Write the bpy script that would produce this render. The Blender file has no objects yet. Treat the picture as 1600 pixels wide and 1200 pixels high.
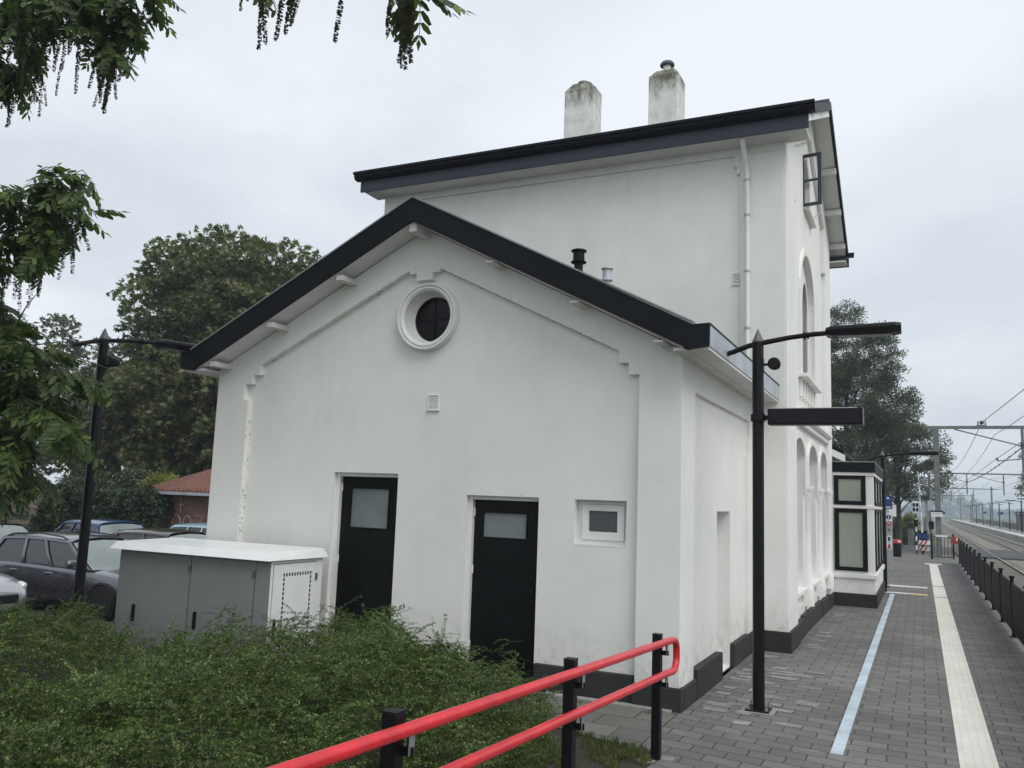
import bpy, bmesh, math, random
import numpy as np
from mathutils import Vector, Matrix
from mathutils.geometry import tessellate_polygon
R = math.radians
PI = math.pi
scene = bpy.context.scene
COL = scene.collection

# ------------------------------------------------------------------ camera
cam_d = bpy.data.cameras.new('camera')
cam = bpy.data.objects.new('camera', cam_d)
COL.objects.link(cam)
scene.camera = cam
cam_d.sensor_width = 36.0
cam_d.lens = 36.0 * 1330.6 / 1600.0
cam_d.clip_start = 0.05
cam_d.clip_end = 3000
_yaw, _pitch, _roll = R(25.709), R(7.555), R(2.087)
_f = Vector((-math.sin(_yaw) * math.cos(_pitch), math.cos(_yaw) * math.cos(_pitch), math.sin(_pitch)))
_r = Vector((math.cos(_yaw), math.sin(_yaw), 0))
_u = _r.cross(_f)
_r2 = _r * math.cos(_roll) + _u * math.sin(_roll)
_u2 = _u * math.cos(_roll) - _r * math.sin(_roll)
_m = Matrix((_r2, _u2, -_f)).transposed().to_4x4()
_m.translation = Vector((0, 0, 2.2))
cam.matrix_world = _m

# ------------------------------------------------------------------ light
SUN_EL, SUN_AZ = R(50), R(118)          # azimuth clockwise from +Y : the bright side of the overcast is over the tracks
scene.view_settings.view_transform = 'Standard'
scene.view_settings.look = 'None'
scene.view_settings.exposure = 0.28
scene.view_settings.gamma = 1.0
world = bpy.data.worlds.new('World')
scene.world = world
world.use_nodes = True
wn, wl = world.node_tree.nodes, world.node_tree.links
wn.clear()
w_out = wn.new('ShaderNodeOutputWorld')
sky = wn.new('ShaderNodeTexSky')
sky.sky_type = 'NISHITA'
sky.sun_disc = False
sky.sun_elevation = SUN_EL
sky.sun_rotation = SUN_AZ
sky.air_density = 1.5
sky.dust_density = 3.0
bg_sky = wn.new('ShaderNodeBackground')
bg_sky.inputs[1].default_value = 0.07
wl.new(sky.outputs[0], bg_sky.inputs[0])
tc = wn.new('ShaderNodeTexCoord')
sep = wn.new('ShaderNodeSeparateXYZ')
wl.new(tc.outputs['Generated'], sep.inputs[0])
zz = wn.new('ShaderNodeMath'); zz.operation = 'ADD'; zz.inputs[1].default_value = 0.22
wl.new(sep.outputs[2], zz.inputs[0])
zm = wn.new('ShaderNodeMath'); zm.operation = 'MAXIMUM'; zm.inputs[1].default_value = 0.12
wl.new(zz.outputs[0], zm.inputs[0])
dv = wn.new('ShaderNodeVectorMath'); dv.operation = 'DIVIDE'
cmb = wn.new('ShaderNodeCombineXYZ')
for i in range(3):
    wl.new(zm.outputs[0], cmb.inputs[i])
wl.new(tc.outputs['Generated'], dv.inputs[0])
wl.new(cmb.outputs[0], dv.inputs[1])
cl1 = wn.new('ShaderNodeTexNoise'); cl1.inputs['Scale'].default_value = 1.25; cl1.inputs['Detail'].default_value = 5; cl1.inputs['Roughness'].default_value = 0.5
cl1.inputs['Distortion'].default_value = 0.3
wl.new(dv.outputs[0], cl1.inputs['Vector'])
ramp = wn.new('ShaderNodeValToRGB')
ramp.color_ramp.elements[0].position = 0.36
ramp.color_ramp.elements[0].color = (0.625, 0.675, 0.73, 1)
ramp.color_ramp.elements[1].position = 0.64
ramp.color_ramp.elements[1].color = (0.80, 0.84, 0.885, 1)
wl.new(cl1.outputs[0], ramp.inputs[0])
bg_cl = wn.new('ShaderNodeBackground')
bg_cl.inputs[1].default_value = 1.0
wl.new(ramp.outputs[0], bg_cl.inputs[0])
mixw = wn.new('ShaderNodeMixShader')
mixw.inputs[0].default_value = 0.9
wl.new(bg_sky.outputs[0], mixw.inputs[1])
wl.new(bg_cl.outputs[0], mixw.inputs[2])
wl.new(mixw.outputs[0], w_out.inputs[0])

sun_d = bpy.data.lights.new('sun', 'SUN')
sun_d.energy = 1.5
sun_d.angle = R(40)
sun_d.color = (1.0, 0.965, 0.91)
sun = bpy.data.objects.new('sun', sun_d)
COL.objects.link(sun)
sd = Vector((math.sin(SUN_AZ) * math.cos(SUN_EL), math.cos(SUN_AZ) * math.cos(SUN_EL), math.sin(SUN_EL)))
sun.rotation_euler = sd.to_track_quat('Z', 'Y').to_euler()

scene.render.engine = 'CYCLES'
cy = scene.cycles
cy.use_denoising = True
cy.max_bounces = 8
cy.transparent_max_bounces = 8
cy.volume_bounces = 0
cy.sample_clamp_indirect = 4.0
try:
    cy.denoiser = 'OPENIMAGEDENOISE'
    cy.denoising_input_passes = 'RGB_ALBEDO_NORMAL'
except Exception:
    pass


# ------------------------------------------------------------------ materials
class NT:
    def __init__(self, name):
        self.m = bpy.data.materials.new(name)
        self.m.use_nodes = True
        self.t = self.m.node_tree
        self.n, self.l = self.t.nodes, self.t.links
        self.b = self.n['Principled BSDF']
        self.out = self.n['Material Output']
        self._tc = None

    def node(self, kind, **kw):
        n = self.n.new(kind)
        for k, v in kw.items():
            if k in n.inputs.keys():
                n.inputs[k].default_value = v
            else:
                setattr(n, k, v)
        return n

    def link(self, a, b):
        self.l.new(a, b)

    def co(self):
        if self._tc is None:
            self._tc = self.n.new('ShaderNodeTexCoord')
        return self._tc.outputs['Object']

    def noise(self, scale, detail=4, rough=0.55, vec=None, stretch=None):
        n = self.node('ShaderNodeTexNoise', Scale=scale, Detail=detail, Roughness=rough)
        v = vec or self.co()
        if stretch:
            mp = self.node('ShaderNodeMapping')
            mp.inputs['Scale'].default_value = stretch
            self.link(v, mp.inputs[0])
            v = mp.outputs[0]
        self.link(v, n.inputs['Vector'])
        return n.outputs[0]

    def ramp(self, fac, stops):
        r = self.n.new('ShaderNodeValToRGB')
        e = r.color_ramp.elements
        while len(e) < len(stops):
            e.new(0.5)
        for i, (p, c) in enumerate(stops):
            e[i].position = p
            e[i].color = (*c, 1) if len(c) == 3 else c
        self.link(fac, r.inputs[0])
        return r.outputs[0]

    def mix(self, fac, a, b, mode='MIX'):
        n = self.n.new('ShaderNodeMix')
        n.data_type = 'RGBA'
        n.blend_type = mode
        for s, v in ((0, fac), (6, a), (7, b)):
            if hasattr(v, 'is_linked'):
                self.link(v, n.inputs[s])
            elif s == 0:
                n.inputs[0].default_value = v
            else:
                n.inputs[s].default_value = (*v, 1)
        return n.outputs[2]

    def bump(self, h, strength=0.3, dist=0.01, prev=None):
        b = self.node('ShaderNodeBump', Strength=strength, Distance=dist)
        self.link(h, b.inputs['Height'])
        if prev is not None:
            self.link(prev, b.inputs['Normal'])
        return b.outputs[0]

    def base(self, c):
        if hasattr(c, 'is_linked'):
            self.link(c, self.b.inputs['Base Color'])
        else:
            self.b.inputs['Base Color'].default_value = (*c, 1)

    def set(self, **kw):
        for k, v in kw.items():
            self.b.inputs[k.replace('_', ' ')].default_value = v


def paint(name, col, rough=0.45, var=0.12, metal=0.0, bump=0.05, coat=0.0, scale=3.0, spec=0.5):
    t = NT(name)
    a = tuple(max(0, c * (1 - var)) for c in col)
    b = tuple(min(1, c * (1 + var)) for c in col)
    n = t.noise(scale, 5)
    t.base(t.ramp(n, [(0.3, a), (0.7, b)]))
    n2 = t.noise(scale * 6, 3)
    rr = t.node('ShaderNodeMapRange')
    rr.inputs[3].default_value = max(0.03, rough - 0.1)
    rr.inputs[4].default_value = min(1, rough + 0.12)
    t.link(n2, rr.inputs[0])
    t.link(rr.outputs[0], t.b.inputs['Roughness'])
    t.b.inputs['Metallic'].default_value = metal
    t.b.inputs['Specular IOR Level'].default_value = spec
    if coat:
        t.b.inputs['Coat Weight'].default_value = coat
        t.b.inputs['Coat Roughness'].default_value = 0.06
    if bump:
        t.link(t.bump(n2, bump, 0.01), t.b.inputs['Normal'])
    return t.m


def stucco(name, base=(0.80, 0.81, 0.79), dirt=0.5, moss=False):
    t = NT(name)
    lo = tuple(c * 0.90 for c in base)
    big = t.noise(0.9, 6, 0.6)
    col = t.ramp(big, [(0.3, lo), (0.68, base)])
    st = t.noise(2.2, 6, 0.65, stretch=(2.2, 2.2, 0.28))       # rain streaks
    s = t.ramp(st, [(0.52, (0, 0, 0)), (0.78, (1, 1, 1))])
    col = t.mix(t.mix(dirt, (0, 0, 0), s), col, (0.56, 0.56, 0.51))
    sp = t.noise(38, 2, 0.5)                                     # specks where the paint has flaked
    k = t.ramp(sp, [(0.735, (0, 0, 0)), (0.76, (1, 1, 1))])
    k2 = t.ramp(t.noise(1.7, 3), [(0.55, (0, 0, 0)), (0.7, (1, 1, 1))])
    col = t.mix(t.mix(1.0, k, k2, 'MULTIPLY'), col, (0.25, 0.21, 0.16))
    # splash dirt just above the ground
    sx = t.node('ShaderNodeSeparateXYZ'); t.link(t.co(), sx.inputs[0])
    mr = t.node('ShaderNodeMapRange'); mr.inputs[1].default_value = 0.3; mr.inputs[2].default_value = 0.85
    mr.inputs[3].default_value = 1; mr.inputs[4].default_value = 0
    t.link(sx.outputs[2], mr.inputs[0])
    sn = t.ramp(t.noise(5, 6, 0.7), [(0.45, (0, 0, 0)), (0.8, (1, 1, 1))])
    col = t.mix(t.mix(1.0, sn, mr.outputs[0], 'MULTIPLY'), col, (0.42, 0.42, 0.38))
    t.base(col)
    t.set(Roughness=0.75)
    nb = t.bump(t.noise(55, 3, 0.6), 0.22, 0.006)
    nb = t.bump(t.noise(6, 4, 0.5, stretch=(0.7, 0.7, 1.6)), 0.13, 0.012, nb)
    t.link(nb, t.b.inputs['Normal'])
    return t.m


def chipped(name, src, lines):
    m = M[src].copy()
    m.name = name
    t = NT.__new__(NT)
    t.m = m; t.t = m.node_tree; t.n, t.l = t.t.nodes, t.t.links
    t.b = t.n['Principled BSDF']; t._tc = None
    sx = t.node('ShaderNodeSeparateXYZ'); t.link(t.co(), sx.inputs[0])
    def mth(op, a, b=None, c=None):
        n = t.node('ShaderNodeMath', operation=op)
        for i, v in enumerate((a, b, c)):
            if v is None: continue
            if hasattr(v, 'is_linked'): t.link(v, n.inputs[i])
            else: n.inputs[i].default_value = v
        return n.outputs[0]
    X, Z = sx.outputs[0], sx.outputs[2]
    dz = mth('SUBTRACT', mth('SUBTRACT', 5.235, mth('MULTIPLY', mth('ABSOLUTE', mth('ADD', X, 5.81)), 0.487)), Z)   # below the raking moulding
    b1 = mth('MULTIPLY', mth('GREATER_THAN', dz, -0.015), mth('LESS_THAN', dz, 0.022))
    b1 = mth('MULTIPLY', b1, mth('MULTIPLY', mth('LESS_THAN', mth('ABSOLUTE', mth('ADD', X, 5.81)), 2.66), mth('GREATER_THAN', mth('ABSOLUTE', mth('ADD', X, 5.81)), 0.26)))
    b2 = mth('MULTIPLY', mth('LESS_THAN', mth('ABSOLUTE', mth('ADD', X, 8.650)), 0.012), mth('LESS_THAN', Z, 3.6))
    band = mth('MAXIMUM', b1, b2)
    n1 = t.ramp(t.noise(40, 2, 0.5), [(0.56, (0, 0, 0)), (0.61, (0.9, 0.9, 0.9))])
    n2 = t.ramp(t.noise(2.6, 3), [(0.40, (0, 0, 0)), (0.55, (1, 1, 1))])
    k = t.mix(1.0, t.mix(1.0, n1, n2, 'MULTIPLY'), band, 'MULTIPLY')
    old = t.b.inputs['Base Color'].links[0].from_socket
    t.base(t.mix(t.mix(0.75, (0, 0, 0), k), old, (0.20, 0.19, 0.16)))
    return m


def chimney_mat(name):
    t = NT(name)
    sx = t.node('ShaderNodeSeparateXYZ'); t.link(t.co(), sx.inputs[0])
    mr = t.node('ShaderNodeMapRange'); mr.inputs[1].default_value = 10.75; mr.inputs[2].default_value = 11.5
    t.link(sx.outputs[2], mr.inputs[0])
    st = t.noise(3.2, 8, 0.75, stretch=(1.7, 1.7, 0.75))
    ad = t.node('ShaderNodeMath', operation='MULTIPLY_ADD'); ad.inputs[1].default_value = 0.42
    t.link(mr.outputs[0], ad.inputs[0]); t.link(st, ad.inputs[2])
    k = t.ramp(ad.outputs[0], [(0.62, (0, 0, 0)), (0.92, (1, 1, 1))])
    base = t.ramp(t.noise(5, 6), [(0.35, (0.62, 0.63, 0.59)), (0.65, (0.78, 0.79, 0.76))])
    grime = t.ramp(t.noise(16, 5, 0.7), [(0.35, (0.05, 0.05, 0.04)), (0.6, (0.19, 0.19, 0.13)), (0.75, (0.32, 0.31, 0.20))])
    t.base(t.mix(k, base, grime))
    t.set(Roughness=0.9)
    t.link(t.bump(t.noise(24, 5), 0.5, 0.02), t.b.inputs['Normal'])
    return t.m


def paving_mat(name, c1, c2, mortar, bw, rh, ms=0.006, warp=0.0, light=(0.30, 0.30, 0.29), moss=0.0):
    t = NT(name)
    v = t.co()
    br = t.node('ShaderNodeTexBrick', Scale=1.0)
    br.offset = 0.5
    br.inputs['Brick Width'].default_value = bw
    br.inputs['Row Height'].default_value = rh
    br.inputs['Mortar Size'].default_value = ms
    br.inputs['Mortar Smooth'].default_value = 0.15
    br.inputs['Bias'].default_value = -0.1
    br.inputs['Color1'].default_value = (*c1, 1)
    br.inputs['Color2'].default_value = (*c2, 1)
    br.inputs['Mortar'].default_value = (*mortar, 1)
    if warp:
        sx = t.node('ShaderNodeSeparateXYZ'); t.link(v, sx.inputs[0])
        # courses swing round towards the annex corner
        mx = t.node('ShaderNodeMapRange'); mx.inputs[1].default_value = -0.7; mx.inputs[2].default_value = -4.0
        mx.inputs[3].default_value = 0; mx.inputs[4].default_value = -3.3
        t.link(sx.outputs[0], mx.inputs[0])
        my = t.node('ShaderNodeMapRange', interpolation_type='SMOOTHSTEP'); my.inputs[1].default_value = 15.0; my.inputs[2].default_value = 9.5
        my.inputs[3].default_value = 0; my.inputs[4].default_value = warp
        t.link(sx.outputs[1], my.inputs[0])
        mu = t.node('ShaderNodeMath', operation='MULTIPLY_ADD')
        t.link(mx.outputs[0], mu.inputs[0]); t.link(my.outputs[0], mu.inputs[1]); t.link(sx.outputs[1], mu.inputs[2])
        cb = t.node('ShaderNodeCombineXYZ')
        t.link(sx.outputs[0], cb.inputs[0]); t.link(mu.outputs[0], cb.inputs[1])
        v = cb.outputs[0]
    wob = t.node('ShaderNodeTexNoise', Scale=2.3, Detail=2)
    t.link(v, wob.inputs['Vector'])
    wv = t.node('ShaderNodeVectorMath', operation='MULTIPLY_ADD')
    wv.inputs[1].default_value = (0.03, 0.03, 0)
    t.link(wob.outputs['Color'], wv.inputs[0]); t.link(v, wv.inputs[2])
    t.link(wv.outputs[0], br.inputs['Vector'])
    col = br.outputs['Color']
    # odd pale cement-smeared pavers
    pn = t.ramp(t.noise(6.0, 3, 0.5, vec=v, stretch=(0.6, 1, 1)), [(0.66, (0, 0, 0)), (0.72, (1, 1, 1))])
    inv = t.ramp(br.outputs['Fac'], [(0.2, (1, 1, 1)), (0.5, (0, 0, 0))])
    pn2 = t.ramp(t.noise(0.8, 3, vec=v), [(0.5, (0, 0, 0)), (0.62, (1, 1, 1))])
    pm = t.mix(1.0, t.mix(1.0, pn, pn2, 'MULTIPLY'), inv, 'MULTIPLY')
    col = t.mix(t.mix(0.55, (0, 0, 0), pm), col, light)
    big = t.ramp(t.noise(0.55, 6, 0.65), [(0.32, (0.72, 0.72, 0.72)), (0.7, (1.18, 1.17, 1.14))])
    col = t.mix(0.9, col, big, 'MULTIPLY')
    fine = t.ramp(t.noise(60, 4, 0.7), [(0.3, (0.8, 0.8, 0.8)), (0.7, (1.2, 1.2, 1.2))])
    col = t.mix(0.8, col, fine, 'MULTIPLY')
    gum = t.ramp(t.noise(11, 1, 0.3), [(0.80, (0, 0, 0)), (0.82, (1, 1, 1))])
    col = t.mix(t.mix(0.5, (0, 0, 0), gum), col, (0.32, 0.32, 0.30))
    stn = t.ramp(t.noise(1.1, 5, 0.7), [(0.60, (0, 0, 0)), (0.70, (1, 1, 1))])
    col = t.mix(t.mix(0.35, (0, 0, 0), stn), col, (0.06, 0.06, 0.058))
    if moss:
        mn = t.ramp(t.noise(2.6, 6, 0.7), [(0.5, (0, 0, 0)), (0.66, (1, 1, 1))])
        col = t.mix(t.mix(moss, (0, 0, 0), mn), col, (0.115, 0.115, 0.06))
    t.base(col)
    t.set(Roughness=0.82)
    ih = t.ramp(br.outputs['Fac'], [(0.0, (1, 1, 1)), (1.0, (0, 0, 0))])
    nb = t.bump(ih, 0.7, 0.008)
    nb = t.bump(t.noise(45, 4, 0.7), 0.25, 0.006, nb)
    t.link(nb, t.b.inputs['Normal'])
    return t.m


def speckle(name, stops, scale, rough=0.9, bump=0.6, dist=0.02, big=0.4):
    t = NT(name)
    col = t.ramp(t.noise(scale, 8, 0.75), stops)
    b = t.ramp(t.noise(big, 5, 0.6), [(0.3, (0.75, 0.75, 0.75)), (0.7, (1.2, 1.2, 1.2))])
    t.base(t.mix(1.0, col, b, 'MULTIPLY'))
    t.set(Roughness=rough)
    t.link(t.bump(t.noise(scale * 1.3, 6, 0.7), bump, dist), t.b.inputs['Normal'])
    return t.m


def brick_wall(name, c1, c2, mortar, bw=0.22, rh=0.065):
    t = NT(name)
    mp = t.node('ShaderNodeMapping')
    mp.inputs['Rotation'].default_value = (R(90), 0, 0)
    t.link(t.co(), mp.inputs[0])
    br = t.node('ShaderNodeTexBrick', Scale=1.0)
    br.inputs['Brick Width'].default_value = bw
    br.inputs['Row Height'].default_value = rh
    br.inputs['Mortar Size'].default_value = 0.006
    br.inputs['Color1'].default_value = (*c1, 1)
    br.inputs['Color2'].default_value = (*c2, 1)
    br.inputs['Mortar'].default_value = (*mortar, 1)
    t.link(mp.outputs[0], br.inputs['Vector'])
    b = t.ramp(t.noise(1.2, 6, 0.6), [(0.3, (0.65, 0.65, 0.65)), (0.7, (1.2, 1.2, 1.2))])
    t.base(t.mix(1.0, br.outputs['Color'], b, 'MULTIPLY'))
    t.set(Roughness=0.9)
    return t.m


def leaf_mat(name, stops, trans=0.25, rough=0.45, clump=1.2, spec=0.4):
    t = NT(name)
    g = t.node('ShaderNodeNewGeometry')
    col = t.ramp(g.outputs['Random Per Island'], stops)
    cn = t.ramp(t.noise(clump, 4, 0.6), [(0.32, (0.62, 0.64, 0.62)), (0.68, (1.3, 1.28, 1.15))])
    col = t.mix(1.0, col, cn, 'MULTIPLY')
    t.base(col)
    t.set(Roughness=rough)
    t.b.inputs['Specular IOR Level'].default_value = spec
    tr = t.node('ShaderNodeBsdfTranslucent')
    t.link(t.mix(1.0, col, (1.3, 1.5, 0.7), 'MULTIPLY'), tr.inputs[0])
    ms = t.node('ShaderNodeMixShader')
    ms.inputs[0].default_value = trans
    t.link(t.b.outputs[0], ms.inputs[1]); t.link(tr.outputs[0], ms.inputs[2])
    t.link(ms.outputs[0], t.out.inputs[0])
    return t.m


def glass_mat(name, col, rough=0.08, var=0.15, spec=0.6, scale=1.5):
    return paint(name, col, rough, var, 0.0, 0.0, 0.0, scale, spec)


M = {}
M['stucco'] = stucco('stucco_white', (0.81, 0.82, 0.785), 0.16)
M['stucco_facade'] = stucco('stucco_facade', (0.825, 0.83, 0.80), 0.12)
M['stucco_gable'] = chipped('stucco_gable', 'stucco', None)
M['chimney'] = chimney_mat('chimney_render')
M['white_wood'] = paint('white_woodwork', (0.74, 0.75, 0.73), 0.5, 0.07, bump=0.08)
M['soffit'] = paint('soffit_boards', (0.62, 0.62, 0.60), 0.6, 0.10, bump=0.1, scale=2)
M['plinth'] = speckle('plinth_tar', [(0.3, (0.016, 0.018, 0.019)), (0.6, (0.027, 0.029, 0.030)), (0.8, (0.055, 0.055, 0.053))], 7, 0.8, 0.25, 0.01)
M['black_door'] = paint('black_door_paint', (0.0045, 0.006, 0.0065), 0.45, 0.2, bump=0.05, spec=0.16)
M['fascia'] = paint('fascia_black', (0.0055, 0.007, 0.0095), 0.5, 0.15, bump=0.05, scale=1.2, spec=0.16)
M['fascia_blue'] = paint('fascia_bluegrey', (0.040, 0.048, 0.066), 0.5, 0.12, bump=0.05, scale=1.2, spec=0.3)
M['zinc'] = paint('zinc_sheet', (0.42, 0.46, 0.50), 0.5, 0.16, 0.2, 0.06, scale=2.5)
M['tiles'] = speckle('roof_tiles', [(0.3, (0.02, 0.022, 0.024)), (0.7, (0.05, 0.052, 0.055))], 8, 0.7, 0.4, 0.02)
M['frost'] = glass_mat('frosted_pane', (0.17, 0.195, 0.195), 0.32, 0.22)
M['frost_dark'] = glass_mat('dim_pane', (0.075, 0.085, 0.092), 0.25, 0.2)
M['blind'] = glass_mat('pane_with_blind', (0.30, 0.32, 0.275), 0.30, 0.10, 0.5, 1.1)
M['dark_pane'] = glass_mat('dark_pane', (0.006, 0.007, 0.008), 0.2, 0.2, 0.2)
M['black_metal'] = paint('black_powdercoat', (0.0055, 0.0065, 0.0085), 0.42, 0.15, bump=0.04, spec=0.2)
M['fence'] = paint('fence_black', (0.0035, 0.004, 0.005), 0.5, 0.15, bump=0.04, spec=0.1)
M['grey_tip'] = paint('grey_cap', (0.09, 0.095, 0.10), 0.5, 0.1)
M['steel'] = paint('galvanised_steel', (0.50, 0.51, 0.52), 0.35, 0.12, 0.8, 0.04)
M['mast'] = paint('weathered_mast_steel', (0.17, 0.18, 0.18), 0.6, 0.2, 0.3, 0.1)
t = NT('red_rail_coating')
_c = t.ramp(t.noise(4, 6, 0.65), [(0.35, (0.50, 0.012, 0.020)), (0.65, (0.72, 0.016, 0.028))])
_g = t.ramp(t.noise(70, 4, 0.7), [(0.66, (0, 0, 0)), (0.74, (0.7, 0.7, 0.7))])
_g2 = t.ramp(t.noise(3, 4, 0.6), [(0.5, (0, 0, 0)), (0.65, (1, 1, 1))])
t.base(t.mix(t.mix(1.0, _g, _g2, 'MULTIPLY'), _c, (0.16, 0.03, 0.03)))
t.set(Roughness=0.36)
t.b.inputs['Coat Weight'].default_value = 0.3
t.b.inputs['Coat Roughness'].default_value = 0.25
M['red_rail'] = t.m
M['cab_grey'] = paint('cabinet_grey', (0.215, 0.225, 0.225), 0.5, 0.06, bump=0.03)
M['cab_white'] = paint('cabinet_white', (0.74, 0.76, 0.78), 0.4, 0.05, bump=0.03)
M['cab_roof'] = paint('cabinet_roof', (0.80, 0.82, 0.83), 0.35, 0.06, bump=0.03)
M['paver'] = paving_mat('concrete_pavers', (0.128, 0.126, 0.121), (0.190, 0.187, 0.179), (0.055, 0.054, 0.051), 0.32, 0.21, 0.008, 0.16)
M['flag'] = paving_mat('old_flagstones', (0.125, 0.125, 0.115), (0.18, 0.18, 0.165), (0.07, 0.072, 0.05), 0.6, 0.4, 0.012, 0.0, moss=0.6)
M['smear'] = speckle('cement_smeared_paver', [(0.3, (0.13, 0.13, 0.125)), (0.5, (0.23, 0.23, 0.22)), (0.72, (0.40, 0.40, 0.385))], 7, 0.9, 0.3, 0.006, 1.8)
M['kerb'] = speckle('kerb_concrete', [(0.3, (0.20, 0.20, 0.19)), (0.7, (0.32, 0.32, 0.30))], 18, 0.9, 0.3, 0.01)
M['guide'] = None
t = NT('guide_tiles')
_w = t.node('ShaderNodeTexBrick', Scale=1.0)
_w.offset = 0.0
_w.inputs['Brick Width'].default_value = 0.075
_w.inputs['Row Height'].default_value = 0.31
_w.inputs['Mortar Size'].default_value = 0.006
_w.inputs['Mortar Smooth'].default_value = 0.8
_w.inputs['Color1'].default_value = (0.74, 0.73, 0.68, 1)
_w.inputs['Color2'].default_value = (0.70, 0.70, 0.65, 1)
_w.inputs['Mortar'].default_value = (0.60, 0.60, 0.55, 1)
t.link(t.co(), _w.inputs['Vector'])
_d = t.ramp(t.noise(1.4, 7, 0.7), [(0.35, (0.86, 0.85, 0.80)), (0.7, (1.05, 1.05, 1.04))])
t.base(t.mix(1.0, _w.outputs['Color'], _d, 'MULTIPLY'))
t.set(Roughness=0.7)
M['guide'] = t.m
M['blue_strip'] = speckle('worn_pale_blue_line', [(0.28, (0.24, 0.28, 0.30)), (0.42, (0.44, 0.53, 0.60)), (0.7, (0.52, 0.61, 0.68))], 9, 0.7, 0.1, 0.004, 1.5)
M['white_line'] = speckle('worn_white_line', [(0.3, (0.45, 0.45, 0.42)), (0.6, (0.78, 0.78, 0.75))], 6, 0.8, 0.1, 0.005)
M['yellow_line'] = speckle('worn_yellow_line', [(0.3, (0.5, 0.36, 0.14)), (0.6, (0.68, 0.54, 0.28))], 6, 0.8, 0.1, 0.005)
M['asphalt'] = speckle('asphalt', [(0.3, (0.045, 0.045, 0.046)), (0.7, (0.085, 0.085, 0.084))], 25, 0.9, 0.3, 0.01)
M['ballast'] = speckle('ballast', [(0.3, (0.10, 0.088, 0.072)), (0.5, (0.20, 0.175, 0.145)), (0.72, (0.32, 0.29, 0.25))], 3.2, 0.95, 1.0, 0.05)
M['rail_side'] = paint('rusty_rail', (0.085, 0.055, 0.038), 0.75, 0.25, 0.2, 0.1)
M['rail_top'] = paint('polished_rail_head', (0.55, 0.54, 0.52), 0.25, 0.1, 0.9, 0.02)
M['sleeper'] = speckle('sleeper_concrete', [(0.3, (0.16, 0.15, 0.13)), (0.7, (0.28, 0.26, 0.23))], 8, 0.9, 0.3, 0.01)
M['soil'] = speckle('soil', [(0.3, (0.022, 0.019, 0.013)), (0.6, (0.045, 0.040, 0.027)), (0.8, (0.08, 0.075, 0.05))], 9, 0.95, 0.8, 0.03)
M['field'] = speckle('field_grass', [(0.3, (0.045, 0.060, 0.024)), (0.6, (0.085, 0.10, 0.042)), (0.8, (0.13, 0.135, 0.07))], 1.3, 0.95, 0.8, 0.05, 0.05)
M['grass'] = leaf_mat('grass_blades', [(0.0, (0.06, 0.085, 0.022)), (0.6, (0.10, 0.135, 0.040)), (1.0, (0.17, 0.17, 0.075))], 0.3, 0.6)
M['bark'] = speckle('bark', [(0.3, (0.035, 0.030, 0.024)), (0.7, (0.095, 0.085, 0.070))], 9, 0.95, 0.9, 0.03)
M['twig'] = speckle('twig', [(0.3, (0.055, 0.052, 0.032)), (0.7, (0.10, 0.095, 0.055))], 20, 0.8, 0.2, 0.01)
M['lonicera'] = leaf_mat('honeysuckle_leaf', [(0.0, (0.027, 0.052, 0.012)), (0.5, (0.058, 0.098, 0.024)), (0.82, (0.108, 0.155, 0.042)), (1.0, (0.20, 0.24, 0.095))], 0.25, 0.45, 2.6, 0.3)
M['wingnut'] = leaf_mat('wingnut_leaf', [(0.0, (0.034, 0.058, 0.020)), (0.6, (0.064, 0.100, 0.034)), (0.96, (0.10, 0.14, 0.05)), (1.0, (0.17, 0.24, 0.055))], 0.36, 0.45, 0.7, 0.3)
M['catkin'] = leaf_mat('wingnut_fruit', [(0.0, (0.045, 0.050, 0.028)), (1.0, (0.095, 0.095, 0.055))], 0.1, 0.7)
M['chestnut'] = leaf_mat('chestnut_leaf', [(0.0, (0.055, 0.074, 0.028)), (0.5, (0.100, 0.124, 0.048)), (0.86, (0.155, 0.172, 0.072)), (1.0, (0.18, 0.14, 0.065))], 0.2, 0.5, 0.25)
M['poplar'] = leaf_mat('poplar_leaf', [(0.0, (0.042, 0.063, 0.036)), (0.6, (0.080, 0.106, 0.062)), (1.0, (0.145, 0.17, 0.115))], 0.2, 0.45, 0.25)
M['spruce'] = leaf_mat('spruce_needles', [(0.0, (0.022, 0.038, 0.026)), (1.0, (0.055, 0.078, 0.050))], 0.1, 0.6, 0.3)
M['ivy'] = leaf_mat('ivy_leaf', [(0.0, (0.022, 0.038, 0.020)), (0.7, (0.042, 0.066, 0.032)), (1.0, (0.075, 0.10, 0.045))], 0.15, 0.4, 0.5)
M['yellow_leaf'] = leaf_mat('yellow_green_leaf', [(0.0, (0.09, 0.12, 0.025)), (1.0, (0.20, 0.22, 0.05))], 0.3, 0.5, 0.6)
M['bright_leaf'] = leaf_mat('bright_shrub_leaf', [(0.0, (0.055, 0.095, 0.03)), (1.0, (0.11, 0.16, 0.055))], 0.25, 0.5, 0.6)
M['far_leaf'] = leaf_mat('far_tree_leaf', [(0.0, (0.035, 0.05, 0.03)), (1.0, (0.07, 0.09, 0.05))], 0.1, 0.6, 0.1)
M['red_brick'] = brick_wall('red_brick', (0.16, 0.075, 0.055), (0.22, 0.11, 0.08), (0.18, 0.16, 0.14))
M['brown_wall'] = brick_wall('brown_render_boards', (0.20, 0.165, 0.125), (0.23, 0.19, 0.145), (0.12, 0.10, 0.08), 3.0, 0.3)
M['pantile'] = speckle('orange_pantiles', [(0.3, (0.09, 0.040, 0.030)), (0.55, (0.17, 0.072, 0.052)), (0.75, (0.25, 0.14, 0.10))], 5, 0.85, 0.8, 0.04)
M['chalk'] = paint('chalk_paint', (0.42, 0.36, 0.34), 0.9, 0.1, bump=0)
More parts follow.
